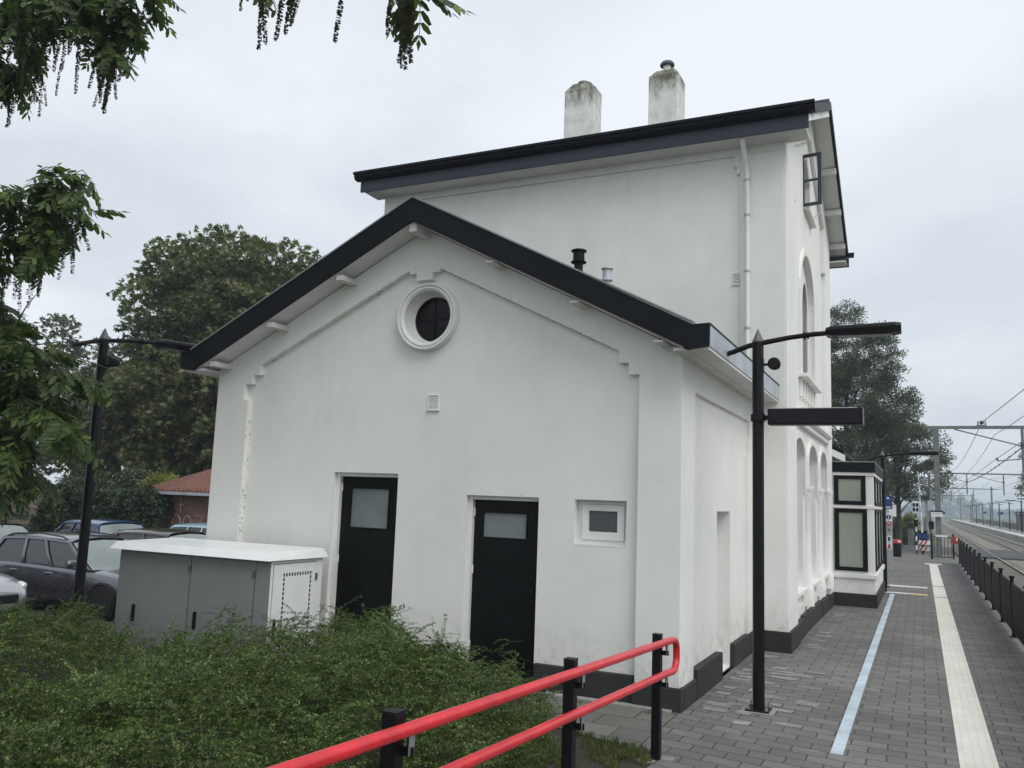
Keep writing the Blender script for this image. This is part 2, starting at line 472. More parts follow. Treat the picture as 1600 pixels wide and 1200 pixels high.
M['tyre'] = paint('tyre_rubber', (0.012, 0.012, 0.013), 0.8, 0.2)
M['rim'] = paint('alloy_rim', (0.30, 0.31, 0.32), 0.35, 0.1, 0.8)
M['car_glass'] = glass_mat('car_window', (0.012, 0.014, 0.016), 0.04, 0.1, 0.9)
M['car_screen'] = glass_mat('car_windscreen', (0.20, 0.235, 0.235), 0.06, 0.25, 0.95)  # pale base colour stands in for bright sky reflected in the glass
M['trim'] = paint('black_car_trim', (0.01, 0.01, 0.011), 0.4, 0.1)
M['chrome'] = paint('chrome', (0.65, 0.66, 0.67), 0.18, 0.05, 1.0, 0.0)
M['red_lamp'] = paint('red_tail_lamp', (0.55, 0.02, 0.015), 0.2, 0.1, coat=0.5)
M['headlamp'] = paint('headlamp_glass', (0.70, 0.72, 0.74), 0.12, 0.1, 0.3, 0, 0.5)
M['sign_white'] = paint('sign_white', (0.76, 0.77, 0.77), 0.4, 0.04, bump=0)
M['sign_blue'] = paint('sign_blue', (0.014, 0.04, 0.17), 0.4, 0.05, bump=0)
M['sign_red'] = paint('sign_red', (0.42, 0.03, 0.035), 0.4, 0.05, bump=0)
M['pillar'] = paint('pillar_steel', (0.42, 0.43, 0.44), 0.4, 0.08, 0.5, 0.03)
M['steel_sheet'] = paint('steel_bay_trim', (0.25, 0.265, 0.28), 0.5, 0.1, 0.2)
M['insul'] = paint('brown_insulator', (0.06, 0.05, 0.05), 0.35, 0.2)
M['wire'] = paint('catenary_wire', (0.10, 0.105, 0.105), 0.6, 0.1)


def car_paint(name, col, metal=0.5):
    return paint(name, col, 0.26, 0.05, metal, 0.0, 1.0, 1.0)


# ------------------------------------------------------------------ mesh builder
class MB:
    def __init__(self):
        self.v, self.f, self.mi = [], [], []
        self.cur = 0

    def add(self, vs, fs):
        o = len(self.v)
        self.v += [tuple(p) for p in vs]
        self.f += [tuple(i + o for i in q) for q in fs]
        self.mi += [self.cur] * len(fs)
        return self

    def box(self, x0, x1, y0, y1, z0, z1):
        return self.add([(x, y, z) for x in (x0, x1) for y in (y0, y1) for z in (z0, z1)],
                        [(0, 1, 3, 2), (4, 6, 7, 5), (0, 4, 5, 1), (2, 3, 7, 6), (0, 2, 6, 4), (1, 5, 7, 3)])

    def prism(self, loops, axis, a0, a1, caps=True):
        """loops: outer outline then holes, 2-D; axis 'x' -> (u,v)=(y,z), 'y' -> (x,z), 'z' -> (x,y)"""
        if not isinstance(loops[0][0], (tuple, list)):
            loops = [loops]
        P = {'x': lambda u, v, a: (a, u, v), 'y': lambda u, v, a: (u, a, v), 'z': lambda u, v, a: (u, v, a)}[axis]
        flat = [p for l in loops for p in l]
        n = len(flat)
        vs = [P(u, v, a0) for u, v in flat] + [P(u, v, a1) for u, v in flat]
        fs = []
        if caps:
            tri = tessellate_polygon([[Vector((u, v, 0)) for u, v in l] for l in loops])
            for a, b, c in tri:
                fs.append((a, b, c)); fs.append((n + c, n + b, n + a))
        o = 0
        for l in loops:
            k = len(l)
            for i in range(k):
                j = (i + 1) % k
                fs.append((o + i, o + j, n + o + j, n + o + i))
            o += k
        return self.add(vs, fs)

    def tube(self, pts, r, n=10, caps=True):
        pts = [Vector(p) for p in pts]
        rs = r if isinstance(r, (list, tuple)) else [r] * len(pts)
        vs, fs = [], []
        ref = None
        for i, p in enumerate(pts):
            d = (pts[min(i + 1, len(pts) - 1)] - pts[max(i - 1, 0)]).normalized()
            if ref is None:
                ref = Vector((0, 0, 1)) if abs(d.z) < 0.9 else Vector((1, 0, 0))
            a = d.cross(ref).normalized()
            b = a.cross(d).normalized()
            ref = b
            for k in range(n):
                t = 2 * PI * k / n
                vs.append(p + (a * math.cos(t) + b * math.sin(t)) * rs[i])
        for i in range(len(pts) - 1):
            for k in range(n):
                k2 = (k + 1) % n
                fs.append((i * n + k, i * n + k2, (i + 1) * n + k2, (i + 1) * n + k))
        if caps:
            fs.append(tuple(range(n - 1, -1, -1)))
            fs.append(tuple(range((len(pts) - 1) * n, len(pts) * n)))
        return self.add(vs, fs)

    def lathe(self, c, prof, axis='z', n=24, caps=True):
        """prof: list of (r, a) along the axis; c: origin"""
        vs, fs = [], []
        for r, a in prof:
            for k in range(n):
                t = 2 * PI * k / n
                u, v = r * math.cos(t), r * math.sin(t)
                if axis == 'z':
                    vs.append((c[0] + u, c[1] + v, c[2] + a))
                elif axis == 'y':
                    vs.append((c[0] + u, c[1] + a, c[2] + v))
                else:
                    vs.append((c[0] + a, c[1] + u, c[2] + v))
        m = len(prof)
        for i in range(m - 1):
            for k in range(n):
                k2 = (k + 1) % n
                fs.append((i * n + k, i * n + k2, (i + 1) * n + k2, (i + 1) * n + k))
        if caps and prof[0][0] > 1e-6:
            fs.append(tuple(range(n - 1, -1, -1)))
        if caps and prof[-1][0] > 1e-6:
            fs.append(tuple(range((m - 1) * n, m * n)))
        return self.add(vs, fs)

    def quad(self, a, b, c, d):
        return self.add([a, b, c, d], [(0, 1, 2, 3)])

    def pieces(self):
        par = list(range(len(self.v)))
        def find(i):
            while par[i] != i:
                par[i] = par[par[i]]; i = par[i]
            return i
        for f in self.f:
            a = find(f[0])
            for i in f[1:]:
                par[find(i)] = a
        out = {}
        for f in self.f:
            out.setdefault(find(f[0]), []).append(f)
        res = []
        for fs in out.values():
            m = MB(); ids = sorted({i for f in fs for i in f}); mp = {i: k for k, i in enumerate(ids)}
            m.add([self.v[i] for i in ids], [tuple(mp[i] for i in f) for f in fs])
            res.append(m)
        return res

    def each(self, name, mat, parent=None, *a, **kw):
        return [m.build(name, mat, parent, *a, **kw) for m in self.pieces()]

    def build(self, name, mat, parent=None, smooth=False, bevel=0, weld=True):
        me = bpy.data.meshes.new(name)
        me.from_pydata(self.v, [], self.f)
        bm = bmesh.new()
        bm.from_mesh(me)
        if weld:
            bmesh.ops.remove_doubles(bm, verts=bm.verts, dist=1e-5)
        bmesh.ops.recalc_face_normals(bm, faces=bm.faces)
        bm.to_mesh(me)
        bm.free()
        mats = mat if isinstance(mat, (list, tuple)) else [mat]
        for m in mats:
            me.materials.append(m)
        if len(mats) > 1 and len(me.polygons) == len(self.mi):
            me.polygons.foreach_set('material_index', self.mi)
        o = bpy.data.objects.new(name, me)
        COL.objects.link(o)
        if smooth:
            for p in me.polygons:
                p.use_smooth = True
            try:
                me.set_sharp_from_angle(angle=R(38))
            except Exception:
                pass
        if bevel:
            b = o.modifiers.new('bevel', 'BEVEL')
            b.width = bevel
            b.segments = 2
            b.limit_method = 'ANGLE'
            b.angle_limit = R(35)
        if parent is not None:
            attach(o, parent)
        return o


def attach(o, parent):
    o.parent = parent
    if parent.type == 'EMPTY':
        o.matrix_parent_inverse = Matrix.Translation(-Vector(parent.location))


def tag(o, label=None, cat=None, group=None, kind=None):
    if label: o['label'] = label
    if cat: o['category'] = cat
    if group: o['group'] = group
    if kind: o['kind'] = kind
    return o


def thing(name, loc, label, cat, group=None):
    o = bpy.data.objects.new(name, None)
    o.empty_display_size = 0.2
    COL.objects.link(o)
    o.location = loc
    return tag(o, label, cat, group)


def kids(o):
    return [c for c in bpy.data.objects if c.parent == o]


def copy_tree(o, parent=None):
    c = o.copy()
    COL.objects.link(c)
    if parent is not None:
        c.parent = parent
    for ch in kids(o):
        copy_tree(ch, c)
    return c


def structure(name, mb, mat, **kw):
    for m in mb.pieces():
        tag(m.build(name, mat, **kw), kind='structure')


def arch(x0, x1, z0, zs, zt, n=14):
    """opening outline with a segmental / round head"""
    c = (x0 + x1) / 2
    w = (x1 - x0) / 2
    h = zt - zs
    pts = [(x0, z0), (x1, z0)]
    for i in range(n + 1):
        t = i / n
        a = PI * t
        pts.append((c + w * math.cos(a), zs + h * math.sin(a)))
    return pts


# foliage : many small leaf shapes gathered into one mesh
def scatter_mesh(name, V, F, Ms, Ts, mat, parent=None, kind=None):
    V = np.asarray(V, np.float32); F = np.asarray(F, np.int32)
    N, n, (m, k) = len(Ts), len(V), F.shape
    co = (np.einsum('nij,vj->nvi', Ms, V) + Ts[:, None, :]).astype(np.float32).reshape(-1)
    idx = (F[None] + (np.arange(N, dtype=np.int32) * n)[:, None, None]).reshape(-1)
    me = bpy.data.meshes.new(name)
    me.vertices.add(N * n); me.vertices.foreach_set('co', co)
    me.loops.add(len(idx)); me.loops.foreach_set('vertex_index', idx.astype(np.int32))
    me.polygons.add(N * m)
    me.polygons.foreach_set('loop_start', (np.arange(N * m, dtype=np.int32) * k))
    me.polygons.foreach_set('loop_total', np.full(N * m, k, np.int32))
    me.update(calc_edges=True)
    me.materials.append(mat)
    o = bpy.data.objects.new(name, me)
    COL.objects.link(o)
    if parent is not None:
        attach(o, parent)
    if kind: o['kind'] = kind
    return o


def frames(rng, D, up_jit=1.0):
    """rotation matrices whose local X points along D, random roll"""
    D = D / np.linalg.norm(D, axis=1, keepdims=True)
    A = rng.normal(size=D.shape) * up_jit + np.array([0, 0, 1.0])
    Y = np.cross(A, D); Y /= (np.linalg.norm(Y, axis=1, keepdims=True) + 1e-9)
    Z = np.cross(D, Y)
    return np.stack([D, Y, Z], axis=2)


def leaf_quad(p, d, side, L, W, V, F):
    p = np.array(p, float); d = np.array(d, float); d /= np.linalg.norm(d)
    s = np.array(side, float); s /= np.linalg.norm(s)
    o = len(V)
    V += [p, p + d * L * 0.45 + s * W / 2, p + d * L, p + d * L * 0.45 - s * W / 2]
    F.append((o, o + 1, o + 2, o + 3))


def palmate(L, W, n=6, droop=0.35):
    V, F = [], []
    for i in range(n):
        a = (i - (n - 1) / 2) * 2.0 * PI / (n + 1.6)
        d = (math.cos(a), math.sin(a), -droop)
        leaf_quad((0, 0, 0), d, (-math.sin(a), math.cos(a), 0.15), L * (1 - 0.25 * abs(i - (n - 1) / 2) / n), W, V, F)
    return np.array(V), np.array(F)


def clump_leaf(L, W, n, seed, spread=1.0):
    r = random.Random(seed)
    V, F = [], []
    for i in range(n):
        p = (r.uniform(-1, 1) * spread * L, r.uniform(-1, 1) * spread * L, r.uniform(-1, 1) * spread * L * 0.6)
        a = r.uniform(0, 2 * PI)
        d = (math.cos(a), math.sin(a), r.uniform(-0.9, 0.4))
        leaf_quad(p, d, (-math.sin(a), math.cos(a), r.uniform(-0.6, 0.6)), L * r.uniform(0.7, 1.2), W * r.uniform(0.8, 1.2), V, F)
    return np.array(V), np.array(F)


def crown_points(rng, ells, n_clump, per, rc, fill=0.25):
    """clump centres on the lumpy shell of a union of ellipsoids, then leaves round every clump"""
    vol = np.array([e[3] * e[4] * e[5] for e in ells]) ** 0.67
    pick = rng.choice(len(ells), n_clump, p=vol / vol.sum())
    C = np.array([e[:3] for e in ells])[pick]; S = np.array([e[3:6] for e in ells])[pick]
    d = rng.normal(size=(n_clump, 3)); d /= np.linalg.norm(d, axis=1, keepdims=True)
    rad = np.where(rng.random(n_clump) < fill, rng.uniform(0.3, 0.85, n_clump), rng.uniform(0.86, 1.06, n_clump))
    cc = C + d * S * rad[:, None]
    rcs = rc * rng.uniform(0.55, 1.35, n_clump)
    P, D = [], []
    for i in range(n_clump):
        k = max(3, int(per * (rcs[i] / rc) ** 2 * rng.uniform(0.6, 1.3)))
        q = rng.normal(size=(k, 3)); q /= np.linalg.norm(q, axis=1, keepdims=True)
        q[:, 2] = np.where(q[:, 2] < -0.35, -q[:, 2] * 0.6, q[:, 2])
        rr = rcs[i] * rng.uniform(0.35, 1.05, k) ** 0.6
        P.append(cc[i] + q * rr[:, None] * np.array([1, 1, 0.75]))
        D.append(q + d[i] * 0.5 + rng.normal(size=(k, 3)) * 0.45 + np.array([0, 0, -0.15]))
    return np.concatenate(P), np.concatenate(D), cc


def tree(name, loc, label, cat, ells, tmpl, mat, n_clump, per, rc, seed, trunk_r, trunk_top, n_limb=40, fill=0.25, size=(0.7, 1.25), group=None, lean=(0, 0)):
    rng = np.random.default_rng(seed)
    root = thing(name, loc, label, cat, group)
    P, D, cc = crown_points(rng, ells, n_clump, per, rc, fill)
    Ms = frames(rng, D, 0.8) * rng.uniform(size[0], size[1], len(P))[:, None, None]
    scatter_mesh('crown', tmpl[0], tmpl[1], Ms, P, mat, root)
    tb = MB()
    x, y, z = loc
    lx, ly = lean
    tp = [(x, y, z - 0.3), (x + lx * 0.15, y + ly * 0.15, z + trunk_top * 0.3), (x + lx * 0.5, y + ly * 0.5, z + trunk_top * 0.65), (x + lx, y + ly, z + trunk_top)]
    tb.tube(tp, [trunk_r * 1.25, trunk_r, trunk_r * 0.75, trunk_r * 0.3], 10)
    for i in rng.choice(len(cc), min(n_limb, len(cc)), replace=False):
        e = Vector(cc[i])
        t = min(0.95, max(0.15, (e.z - z) / trunk_top * rng.uniform(0.45, 0.75)))
        s = Vector((x + lx * t, y + ly * t, z + trunk_top * t))
        mid = s.lerp(e, 0.5) + Vector((rng.uniform(-.4, .4), rng.uniform(-.4, .4), rng.uniform(0, .5)))
        r0 = trunk_r * rng.uniform(0.16, 0.34)
        tb.tube([s, mid, e], [r0, r0 * 0.6, r0 * 0.15], 5, False)
    tb.build('trunk', M['bark'], root, True, weld=False)
    return root

#@@SETTING

# ------------------------------------------------------------------ the setting
structure('ground', MB().quad((-500, -80, -0.66), (500, -80, -0.66), (500, 1300, -0.66), (-500, 1300, -0.66)), M['field'])
# platform : ramp up towards the camera, level along the station, down to the crossing at the far end
pm = MB()
prof = [(-4.0, 0.545), (7.0, 0.028), (7.7, 0.0), (47.0, 0.0), (60.8, -0.40)]
for (ya, za), (yb, zb) in zip(prof[:-1], prof[1:]):
    xl = -2.10 if yb <= 7.75 else -2.36
    xr = 1.78
    pm.quad((xl, ya, za), (xr, ya, za), (xr, yb, zb), (xl, yb, zb))
    pm.quad((xr, ya, za), (xr, ya, -0.7), (xr, yb, -0.7), (xr, yb, zb))
    pm.quad((xl, ya, za), (xl, ya, -0.7), (xl, yb, -0.7), (xl, yb, zb))
structure('platform_paving', pm, M['paver'])
structure('platform_edge_kerb', MB().prism([(1.80, -0.7), (1.98, -0.7), (1.98, 0.03), (1.80, 0.03)], 'y', -4, 47), M['kerb'])
structure('flagstone_path', MB().quad((-4.6, 8.45, 0.0), (-2.37, 7.75, 0.0), (-2.37, 9.32, 0.0), (-4.6, 9.32, 0.0)), M['flag'])
structure('flagstone_step', MB().quad((-9.4, 8.9, -0.004), (-4.6, 8.9, -0.004), (-4.6, 9.32, -0.004), (-9.4, 9.32, -0.004)), M['flag'])
# strip of gravel and pale mortar along the plinths
structure('gravel_strip', MB().box(-3.9, -2.44, 9.17, 9.30, -0.02, 0.022), M['kerb'])
_rp = random.Random(4)
pv = MB()
for i in range(64):
    y = 9.0 + 0.225 * i * 0.9 + _rp.uniform(-0.05, 0.05)
    if y > 21.2: break
    for k in range(1 if y > 12.5 else 3):
        if _rp.random() < (0.52 if y < 13.7 else 0.72): continue
        wx = -2.30 if y < 13.7 else -1.79
        x = wx + _rp.uniform(0.02, 0.14) + k * _rp.uniform(0.26, 0.42)
        l, w_ = _rp.uniform(0.14, 0.28), _rp.uniform(0.10, 0.205)
        s_ = 0.12 if y < 12 else 0.0
        z_ = 0.0035 + 0.0004 * (i % 5) + 0.0003 * k
        pv.add([(x, y, z_), (x + l, y - l * s_, z_), (x + l + 0.02, y + w_ - l * s_, z_), (x + 0.01, y + w_, z_)], [(0, 1, 2, 3)])
o_ = tag(pv.build('pale_pavers', M['smear'], None, weld=False), kind='structure')
# planted bed beside the ramp
bed = MB()
nx, ny = 24, 16
def bed_z(x, y):
    f = min(1, max(0, (-x - 9.6) / 3.0))
    e = max(0.0, 1 - abs(x + 2.2) / 1.4) * max(0, (7.2 - y)) * 0.045
    return -0.012 - 0.36 * f * f * (3 - 2 * f) + e
vs = [(-15 + 12.9 * i / nx, -3 + 12.25 * j / ny) for j in range(ny + 1) for i in range(nx + 1)]
bed.add([(x, y, bed_z(x, y)) for x, y in vs], [(j * (nx + 1) + i, j * (nx + 1) + i + 1, (j + 1) * (nx + 1) + i + 1, (j + 1) * (nx + 1) + i) for j in range(ny) for i in range(nx)])
structure('planting_bed_soil', bed, M['soil'], smooth=True)
structure('car_park', MB().box(-60, -9.72, 7.6, 46, -0.62, -0.385).box(-60, -15.0, -6, 7.6, -0.62, -0.385), M['asphalt'])
structure('station_forecourt', MB().box(-9.72, -2.36, 21.0, 60, -0.5, -0.03), M['asphalt'])
structure('crossing_road', MB().quad((-60, 61, -0.40), (1.9, 61, -0.40), (1.9, 74, -0.40), (-60, 74, -0.40)).quad((9.0, 61, -0.40), (60, 61, -0.40), (60, 74, -0.40), (9.0, 74, -0.40)), M['asphalt'])
structure('ballast_bed', MB().prism([(1.6, -0.66), (1.99, -0.50), (9.1, -0.50), (9.6, -0.66)], 'y', -40, 900), M['ballast'])
cs = MB()
for xa, xb in ((2.0, 2.66), (2.78, 4.10), (4.22, 6.36), (6.48, 7.80), (7.92, 9.0)):
    cs.box(xa, xb, 60.6, 74.2, -0.52, -0.405)
structure('crossing_slabs', cs, M['asphalt'], bevel=0.01)
op = MB().prism([(9.24, -0.66), (14.5, -0.66), (14.5, 0.13), (9.24, 0.13)], 'y', 84, 330)
structure('opposite_platform', op, M['kerb'])
structure('opposite_platform_edge', MB().box(9.20, 9.75, 84, 330, 0.02, 0.15), M['white_line'])

# markings let into the paving
structure('white_guide_line', MB().box(0.253, 0.563, 7.7, 25.35, -0.02, 0.006).box(0.253, 0.563, 25.55, 29.0, -0.02, 0.006).box(0.253, 0.563, 29.25, 40.9, -0.02, 0.006), M['guide'])
structure('guide_line_end', MB().box(0.08, 0.73, 40.95, 41.75, -0.02, 0.008), M['white_line'])
structure('pale_blue_line', MB().box(-0.80, -0.69, 8.58, 25.35, -0.02, 0.007), M['blue_strip'])
structure('white_cross_line', MB().box(-0.98, 0.11, 28.1, 28.5, -0.02, 0.005).box(-0.94, -0.38, 25.75, 26.05, -0.02, 0.005), M['white_line'])
structure('yellow_cross_line', MB().box(-0.375, 0.10, 25.72, 26.05, -0.02, 0.0055), M['yellow_line'])

# ------------------------------------------------------------------ railway
for nm, xa, xb, lab in (('a', 2.72, 4.16, 'railway track nearest the station platform'), ('b', 6.42, 7.86, 'railway track beside the far platform')):
    tr = thing('railway_track', ((xa + xb) / 2, 60, -0.5), lab, 'railway track', 'pair of railway tracks')
    for x in (xa, xb):
        rb = MB().prism([(x - 0.06, -0.52), (x + 0.06, -0.52), (x + 0.06, -0.50), (x + 0.012, -0.48), (x + 0.012, -0.43), (x + 0.033, -0.42), (x + 0.033, -0.40), (x - 0.033, -0.40), (x - 0.033, -0.42), (x - 0.012, -0.43), (x - 0.012, -0.48), (x - 0.06, -0.50)], 'y', -40, 900)
        ro = rb.build('rail', M['rail_side'], tr)
        MB().quad((x - 0.026, -40, -0.398), (x + 0.026, -40, -0.398), (x + 0.026, 900, -0.398), (x - 0.026, 900, -0.398)).build('running_surface', M['rail_top'], ro)
    sl = MB()
    y = 20.0
    while y < 300:
        if not 60.2 < y < 74.5:
            sl.box(xa - 0.52, xb + 0.52, y, y + 0.24, -0.55, -0.478)
        y += 0.6
    tag(sl.build('sleeper', M['sleeper'], tr, weld=False), kind='stuff')

# ------------------------------------------------------------------ station building
ST = thing('station_building', (-5.8, 14.0, 0), 'white plastered railway station with tall gabled block, low gabled annex and two chimneys', 'building')
YA = 9.30                 # annex gable wall
XL, XR = -9.25, -2.37     # annex sides
XC = (XL + XR) / 2
SL = 0.511                # annex roof pitch
def za(x): return 5.66 - SL * abs(x - XC)          # underside of the annex roof
def gable(x0, x1, zb, dz=0.0):
    return [(x0, zb), (x1, zb), (x1, za(x1) + dz), (XC, za(XC) + dz), (x0, za(x0) + dz)]
D1 = (-7.125, -6.105, 0.0, 2.447)
D2 = (-5.085, -4.107, 0.0, 2.205)
WN = (-3.648, -3.017, 1.685, 2.20)
def rect(q): return [(q[0], q[2]), (q[1], q[2]), (q[1], q[3]), (q[0], q[3])]
OC = (-5.75, 4.49)
circ = lambda c, r, n=40: [(c[0] + r * math.cos(2 * PI * i / n), c[1] + r * math.sin(2 * PI * i / n)) for i in range(n)]
aw = MB()
door_holes = [[(q[0], 0.02), (q[1], 0.02), (q[1], q[3]), (q[0], q[3])] for q in (D1, D2)]
aw.prism([gable(XL + 0.02, XR - 0.06, 0.0)] + door_holes + [rect(WN), circ(OC, 0.36)], 'y', YA + 0.085, YA + 0.36)
aw.build('annex_gable_wall', M['stucco_gable'], ST)
# raised pilasters and frieze round the sunk panel
def zf(x): return 5.235 - 0.487 * abs(x - XC)
panel = [(-8.66, -0.35), (-2.87, -0.35), (-2.87, 3.64), (-3.0, 3.64), (-3.0, 3.78), (-3.12, 3.78), (-3.12, zf(-3.12)),
         (XC + 0.235, zf(XC + 0.235)), (XC + 0.235, 5.075), (XC + 0.125, 5.075), (XC + 0.125, 4.975), (XC - 0.125, 4.975), (XC - 0.125, 5.075), (XC - 0.235, 5.075),
         (XC - 0.235, zf(XC - 0.235)), (-8.47, zf(-8.47)), (-8.47, 3.80), (-8.60, 3.80), (-8.60, 3.67), (-8.74, 3.67), (-8.74, 3.45), (-8.66, 3.45)]
fr = MB().prism([gable(XL, XR, -0.4), panel], 'y', YA, YA + 0.10)
fr.build('annex_frieze', M['stucco_gable'], ST, bevel=0.006)
# side wall along the platform, with its own sunk panel and a narrow doorway
sw = MB()
sw.prism([[(YA + 0.36, 0.0), (13.98, 0.0), (13.98, 3.98), (YA + 0.36, 3.98)], [(11.36, 0.02), (12.22, 0.02), (12.22, 2.11), (11.36, 2.11)]], 'x', XR - 0.36, XR - 0.05)
sw.build('annex_side_wall', M['stucco_facade'], ST)
sp = [(9.93, -0.35), (13.32, -0.35), (13.32, 2.95), (13.40, 2.95), (13.40, 3.18), (13.48, 3.18), (13.48, 3.5), (9.93, 3.5), (9.93, 3.28), (9.93, 3.05)]
sf = MB().prism([[(YA + 0.10, -0.4), (13.97, -0.4), (13.97, 3.98), (YA + 0.10, 3.98)], sp], 'x', XR - 0.07, XR)
sf.build('annex_side_frieze', M['stucco_facade'], ST, bevel=0.006)
MB().box(XR - 0.32, XR - 0.27, 11.36, 12.22, 0.0, 2.11).build('side_door', M['white_wood'], ST, bevel=0.005)
MB().box(XL, XL + 0.3, YA + 0.36, 13.97, -0.4, 4.0).build('annex_rear_side_wall', M['stucco'], ST)
# black plinth
pl = MB()
pl.box(-4.09, -2.89, YA + 0.03, YA + 0.12, -0.3, 0.305)
pl.box(-2.89, XR + 0.03, YA - 0.03, YA + 0.10, -0.3, 0.245)
pl.box(-6.085, -5.105, YA + 0.03, YA + 0.12, -0.3, 0.305).box(XL - 0.03, -7.145, YA - 0.03, YA + 0.10, -0.5, 0.305)
pl.box(XR - 0.1, XR + 0.033, YA + 0.10, 9.97, -0.3, 0.235)
pl.box(XR - 0.1, XR + 0.02, 12.24, 13.94, -0.3, 0.31)
pl.box(XR - 0.1, XR + 0.04, 9.97, 11.345, -0.3, 0.335)
pl.each('plinth', M['plinth'], ST, bevel=0.012)
# doors
for q, gl in ((D1, (-6.925, -6.30, 1.715, 2.255)), (D2, (-4.915, -4.30, 1.69, 2.013))):
    yd = YA + 0.21
    MB().box(q[0], q[0] + 0.055, yd - 0.06, yd + 0.1, 0.0, q[3] - 0.001).box(q[0] + 0.055, q[1], yd - 0.05, yd + 0.1, q[3] - 0.05, q[3] - 0.001).build('door_frame', M['white_wood'], ST, bevel=0.004)
    leaf = MB().prism([[(q[0] + 0.057, 0.03), (q[1] - 0.002, 0.03), (q[1] - 0.002, q[3] - 0.052), (q[0] + 0.057, q[3] - 0.052)], rect(gl)], 'y', yd, yd + 0.05)
    do = leaf.build('door', M['black_door'], ST, bevel=0.004)
    MB().box(gl[0] - 0.001, gl[1] + 0.001, yd + 0.018, yd + 0.026, gl[2] - 0.001, gl[3] + 0.001).build('pane', M['frost'], do)
    fb = MB()
    g0, g1, g2, g3 = gl
    fb.prism([[(g0, g2), (g1, g2), (g1, g3), (g0, g3)], [(g0 + 0.014, g2 + 0.014), (g1 - 0.014, g2 + 0.014), (g1 - 0.014, g3 - 0.014), (g0 + 0.014, g3 - 0.014)]], 'y', yd - 0.012, yd + 0.017)
    fb.build('glazing_bead', M['black_door'], do)
    MB().tube([(q[1] - 0.10, yd - 0.045, 1.04), (q[1] - 0.22, yd - 0.045, 1.04)], 0.009, 8).box(q[1] - 0.125, q[1] - 0.085, yd - 0.008, yd, 0.92, 1.14).tube([(q[1] - 0.105, yd, 1.04), (q[1] - 0.105, yd - 0.05, 1.04)], 0.008, 8).build('door_handle', M['black_metal'], do)
    hb = MB()
    for z in (0.35, 1.25, q[3] - 0.25):
        hb.tube([(q[0] + 0.06, yd - 0.008, z), (q[0] + 0.06, yd - 0.008, z + 0.1)], 0.01, 8)
    hb.each('hinge', M['white_wood'], do)
MB().box(D1[0], D1[1], YA - 0.12, YA + 0.3, -0.3, 0.025).box(D2[0], D2[1], YA - 0.06, YA + 0.3, -0.3, 0.025).each('doorstep', M['kerb'], ST, bevel=0.01)
# small window
w = WN
wf = MB().prism([rect(w), rect((w[0] + 0.055, w[1] - 0.055, w[2] + 0.055, w[3] - 0.05))], 'y', YA + 0.20, YA + 0.27)
wo = wf.build('window', M['white_wood'], ST, bevel=0.006)
MB().prism([rect((w[0] + 0.056, w[1] - 0.056, w[2] + 0.056, w[3] - 0.051)), rect((w[0] + 0.14, w[1] - 0.14, w[2] + 0.15, w[3] - 0.125))], 'y', YA + 0.175, YA + 0.235).build('sash', M['white_wood'], wo, bevel=0.006)
MB().box(w[0] + 0.13, w[1] - 0.13, YA + 0.21, YA + 0.22, w[2] + 0.14, w[3] - 0.115).build('pane', M['frost_dark'], wo)
MB().box(w[0] + 0.001, w[1] - 0.001, YA + 0.083, YA + 0.2, w[2] - 0.02, w[2] + 0.012).build('sill', M['white_wood'], wo, bevel=0.005)
# round window
prf = [(0.36, 0.22), (0.36, 0.06), (0.345, 0.02), (0.36, 0.0), (0.375, -0.012), (0.395, -0.012), (0.402, 0.01), (0.415, -0.02), (0.436, -0.02), (0.446, 0.0), (0.446, 0.09), (0.36, 0.09)]
prf = prf[1:]
ow = MB().lathe((OC[0], YA, OC[1]), prf, 'y', 56, False)
oo = ow.build('round_window', M['white_wood'], ST, True)
MB().lathe((OC[0], YA, OC[1]), [(0.362, 0.0), (0.35, 0.07), (0.31, 0.20), (0.30, 0.21), (0.30, 0.235), (0.362, 0.235), (0.362, 0.0)], 'y', 48, False).build('reveal', M['white_wood'], oo, True)
MB().lathe((OC[0], YA, OC[1]), [(0.299, 0.212), (0.285, 0.205), (0.27, 0.215), (0.265, 0.24), (0.299, 0.24), (0.299, 0.212)], 'y', 48, False).box(OC[0] - 0.01, OC[0] + 0.01, YA + 0.222, YA + 0.24, OC[1] - 0.27, OC[1] + 0.27).box(OC[0] - 0.27, OC[0] - 0.0105, YA + 0.217, YA + 0.24, OC[1] - 0.009, OC[1] + 0.009).box(OC[0] + 0.0105, OC[0] + 0.27, YA + 0.217, YA + 0.24, OC[1] - 0.009, OC[1] + 0.009).build('sash', M['black_door'], oo, False)
MB().lathe((OC[0], YA, OC[1]), [(0.0, 0.232), (0.29, 0.232), (0.29, 0.236), (0.0, 0.236)], 'y', 40).build('pane', M['dark_pane'], oo)
# vents
def vent(x, z, y, s=0.085, h=0.10):
    b = MB().prism([rect((x - s, x + s, z - h, z + h)), rect((x - s + 0.02, x + s - 0.02, z - h + 0.02, z + h - 0.02))], 'y', y - 0.018, y)
    b.box(x - s - 0.012, x + s + 0.012, y - 0.03, y, z - h - 0.014, z - h - 0.001)
    o = b.build('vent', M['white_wood'], ST, bevel=0.003)
    lb = MB()
    for i in range(6):
        zz_ = z - h + 0.03 + i * (2 * h - 0.05) / 6
        lb.add([(x - s + 0.02, y - 0.014, zz_), (x + s - 0.02, y - 0.014, zz_), (x + s - 0.02, y - 0.002, zz_ + 0.022), (x - s + 0.02, y - 0.002, zz_ + 0.022)], [(0, 1, 2, 3)])
    lb.build('louvre', M['white_wood'], o)
    MB().box(x - s + 0.01, x + s - 0.01, y - 0.0015, y + 0.002, z - h + 0.01, z + h - 0.01).build('mesh', M['grey_tip'], o)
vent(-5.626, 3.372, YA + 0.085)

